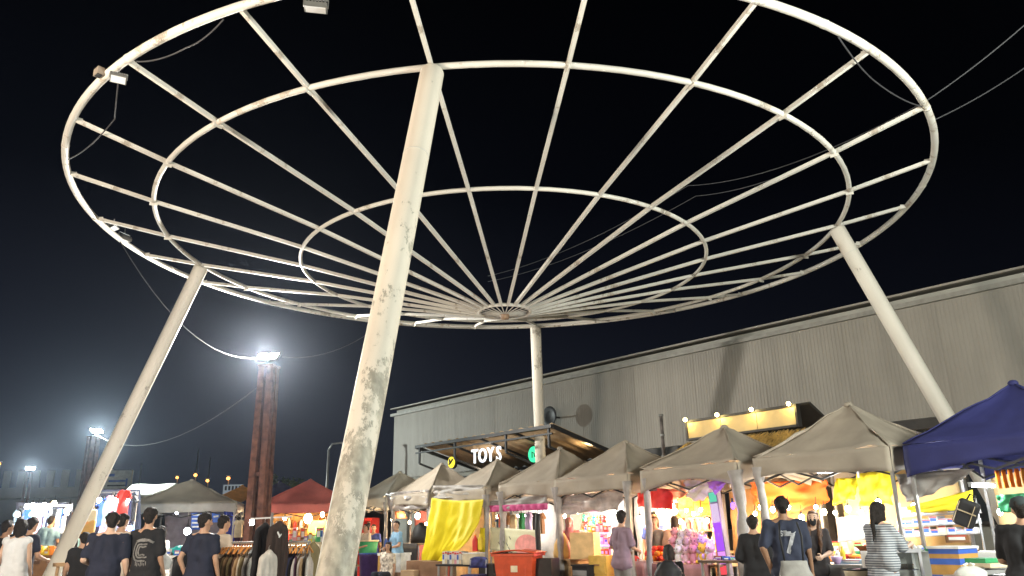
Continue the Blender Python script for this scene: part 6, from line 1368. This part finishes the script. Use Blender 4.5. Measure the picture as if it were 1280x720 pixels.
def tree(p, h, r, label, seed):
    t = thing('tree', label, 'tree', p, 0, 'small trees beyond the stalls'); rn = random.Random(seed); mb = MB()
    mb.tube([(0, 0, 0), (.05, 0, h*.3), (0, .05, h*.6), (.05, 0, h*.85)], [.14, .11, .08, .03], 8)
    for i in range(6): a = i*1.1; mb.tube([(0, 0, h*(.35+.07*i)), (r*.5*math.cos(a), r*.5*math.sin(a), h*(.5+.07*i)), (r*.8*math.cos(a), r*.8*math.sin(a), h*(.58+.07*i))], [.05, .03, .012], 6)
    mb.build('trunk', C_BRN, t, True); cr_ = MB()
    cl_ = [(rn.uniform(-.7, .7)*r, rn.uniform(-.7, .7)*r, h-r*.9+rn.uniform(-.6, .75)*r, rn.uniform(.25, .5)*r) for _ in range(16)]
    for x, y, z, q in cl_:
        for _ in range(150):
            d = Vector((rn.gauss(0, 1), rn.gauss(0, 1), rn.gauss(0, 1))).normalized()*q*rn.uniform(.6, 1.05); c = Vector((x, y, z))+d
            u = Vector((rn.gauss(0, 1), rn.gauss(0, 1), rn.gauss(0, 1))).normalized()*.10; v = u.cross(Vector((rn.gauss(0, 1), rn.gauss(0, 1), rn.gauss(0, 1)))).normalized()*.05
            cr_.add([c-u, c+v, c+u, c-v], [(0, 1, 2, 3)])
    o = cr_.build('crown', M('leaf_green', (.055, .085, .03), rough=.6, vary=.5, scale=2), t); o['kind'] = 'stuff'
for i, (px, py, y, r) in enumerate(((352, 599, 44, 1.25), (340, 604, 46, 1.0), (364, 604, 43, 1.0))):
    p = at(px, py, y); tree((p.x, y, 0), p.z, r, ['round green tree crown above the navy gazebo', 'green tree just left of the round one over the navy gazebo', 'green tree just right of the round one over the navy gazebo'][i], i+3)
amb = EM('amber_lamp_glow', (1., .42, .09), 5)
def street_lamp(px, py, y, label, ptop=None, on_=True, arm=0):
    p = at(px, py, y); zt = at(px, ptop if ptop else py, y).z; t = thing('street_lamp', label, 'street lamp', (p.x, y, 0), 0, 'far street lamps')
    MB().tube([(0, 0, 0), (0, 0, zt)], [.075, .05], 8).build('pole', grey_steel, t, True)
    if arm: MB().tube([(0, 0, zt), (.15, 0, zt+.25), (.6, 0, zt+.3)], .04, 7).build('arm', grey_steel, t, True); MB().box((.75, 0, zt+.28), (.4, .16, .08)).build('head', grey_steel, t)
    if on_:
        h_ = MB().ball((0, -.12, p.z), (.15, .11, .12), 10, 7).build('lamp_glass', amb, t, True); MB().box((0, -.05, p.z+.19), (.3, .3, .05)).build('hood', grey_steel, t)
street_lamp(245, 594, 66, 'amber lamp on a tall thin pole above the white valance gazebo', 561); street_lamp(260, 601, 70, 'amber lamp on a thin pole right of the tall one', 572); street_lamp(286, 598, 62, 'amber lamp alone above the orange gazebo')
street_lamp(222, 597, 80, 'small dim amber lamp left of the white valance gazebo peak'); street_lamp(411, 562, 36, 'grey unlit street lamp with a curved head just left of the flaking column', 562, False, 1); street_lamp(177, 580, 55, 'bare thin pole right of the billboard', 579, False); street_lamp(0, 580, 70, 'amber lamp at the very left edge', 580)
far = thing('far_sheds', 'dark far sheds low behind the left stalls', 'building', (-8, 95, 0)); MB().box((-8, 0, 2.4), (70, 10, 4.8)).build('wall', M('dim_wall', (.30, .30, .29)), far); MB().box((-8, 0, 4.9), (71, 11, .3)).build('roof', dark_steel, far)

# ------------------------------------------------------------------ cables
def cable(pts, label, sag=0., r=.012, n=14):
    P = []
    for i in range(len(pts)-1):
        for k in range(n):
            u = k/n; q = pts[i].lerp(pts[i+1], u); q = q-Vector((0, 0, sag*4*u*(1-u))); P.append(q)
    P.append(pts[-1]); c = P[0]; t = tag(MB().tube([q-c for q in P], r, 6).build('cable', cable_m, None, True, c), label, 'cable', 'overhead cables')
L1 = Vector((-6.92, 21.84, 6.2)); L2_ = Vector((-19.8, 37.2, 6.15))
cable([Vector(rimpt(180.5)), L1+Vector((-.35, 0, .05))], 'cable sagging from the left rim to the nearest lamp post', .75, .009)
cable([L1+Vector((.35, 0, .05)), Vector(rimpt(117))], 'cable rising from the nearest lamp post to the far rim', .35, .011)
cable([L2_, L1+Vector((-.2, .3, -.6))], 'cable sagging between two lamp posts', 1.1, .013)
cable([Vector(rimpt(322)), at(1300, 14, 9.5)], 'upper cable leaving the right rim for the right edge', .05, .010); cable([Vector(rimpt(327)), at(1300, 71, 10.5)], 'lower cable leaving the right rim for the right edge', .06, .010)
cable([Vector(rimpt(322)), at(860, 232, 18), at(610, 345, 26)], 'faint upper cable crossing behind the spokes', .3, .010); cable([Vector(rimpt(322.4)), at(870, 245, 18), at(610, 352, 26)], 'faint lower cable crossing behind the spokes', .3, .010)
cable([Vector(rimpt(303, 7.97, HO-.06)), Vector(rimpt(313, 7.7, HO-.05)), Vector(rimpt(322, 7.97, HO-.06))], 'cable looped under the upper right rim', .06, .010)
cable([Vector(rimpt(231, 7.95, HO-.06)), Vector(rimpt(222, 7.55, HO-.1)), Vector(rimpt(208, 7.95, HO-.06))], 'cable looped inside the left rim', .10, .010)
cable([Vector(rimpt(234, 7.95, HO-.06)), Vector(rimpt(240, 7.78, HO-.08)), Vector(rimpt(246, 7.95, HO-.06))], 'cable looped under the upper left rim', .06, .010)

# ------------------------------------------------------------------ night haze
hz = bpy.data.materials.new('night_haze'); hz.use_nodes = True; n = hz.node_tree; n.nodes.clear(); o_ = n.nodes.new('ShaderNodeOutputMaterial'); v_ = n.nodes.new('ShaderNodeVolumePrincipled')
v_.inputs['Color'].default_value = (.68, .80, 1., 1); v_.inputs['Density'].default_value = .00025; v_.inputs['Anisotropy'].default_value = .90; n.links.new(v_.outputs[0], o_.inputs['Volume'])
kind(MB().box((0, 150, 5.5), (820, 920, 13.3)).build('haze', hz), 'stuff')
bpy.data.scenes.remove(WORK)
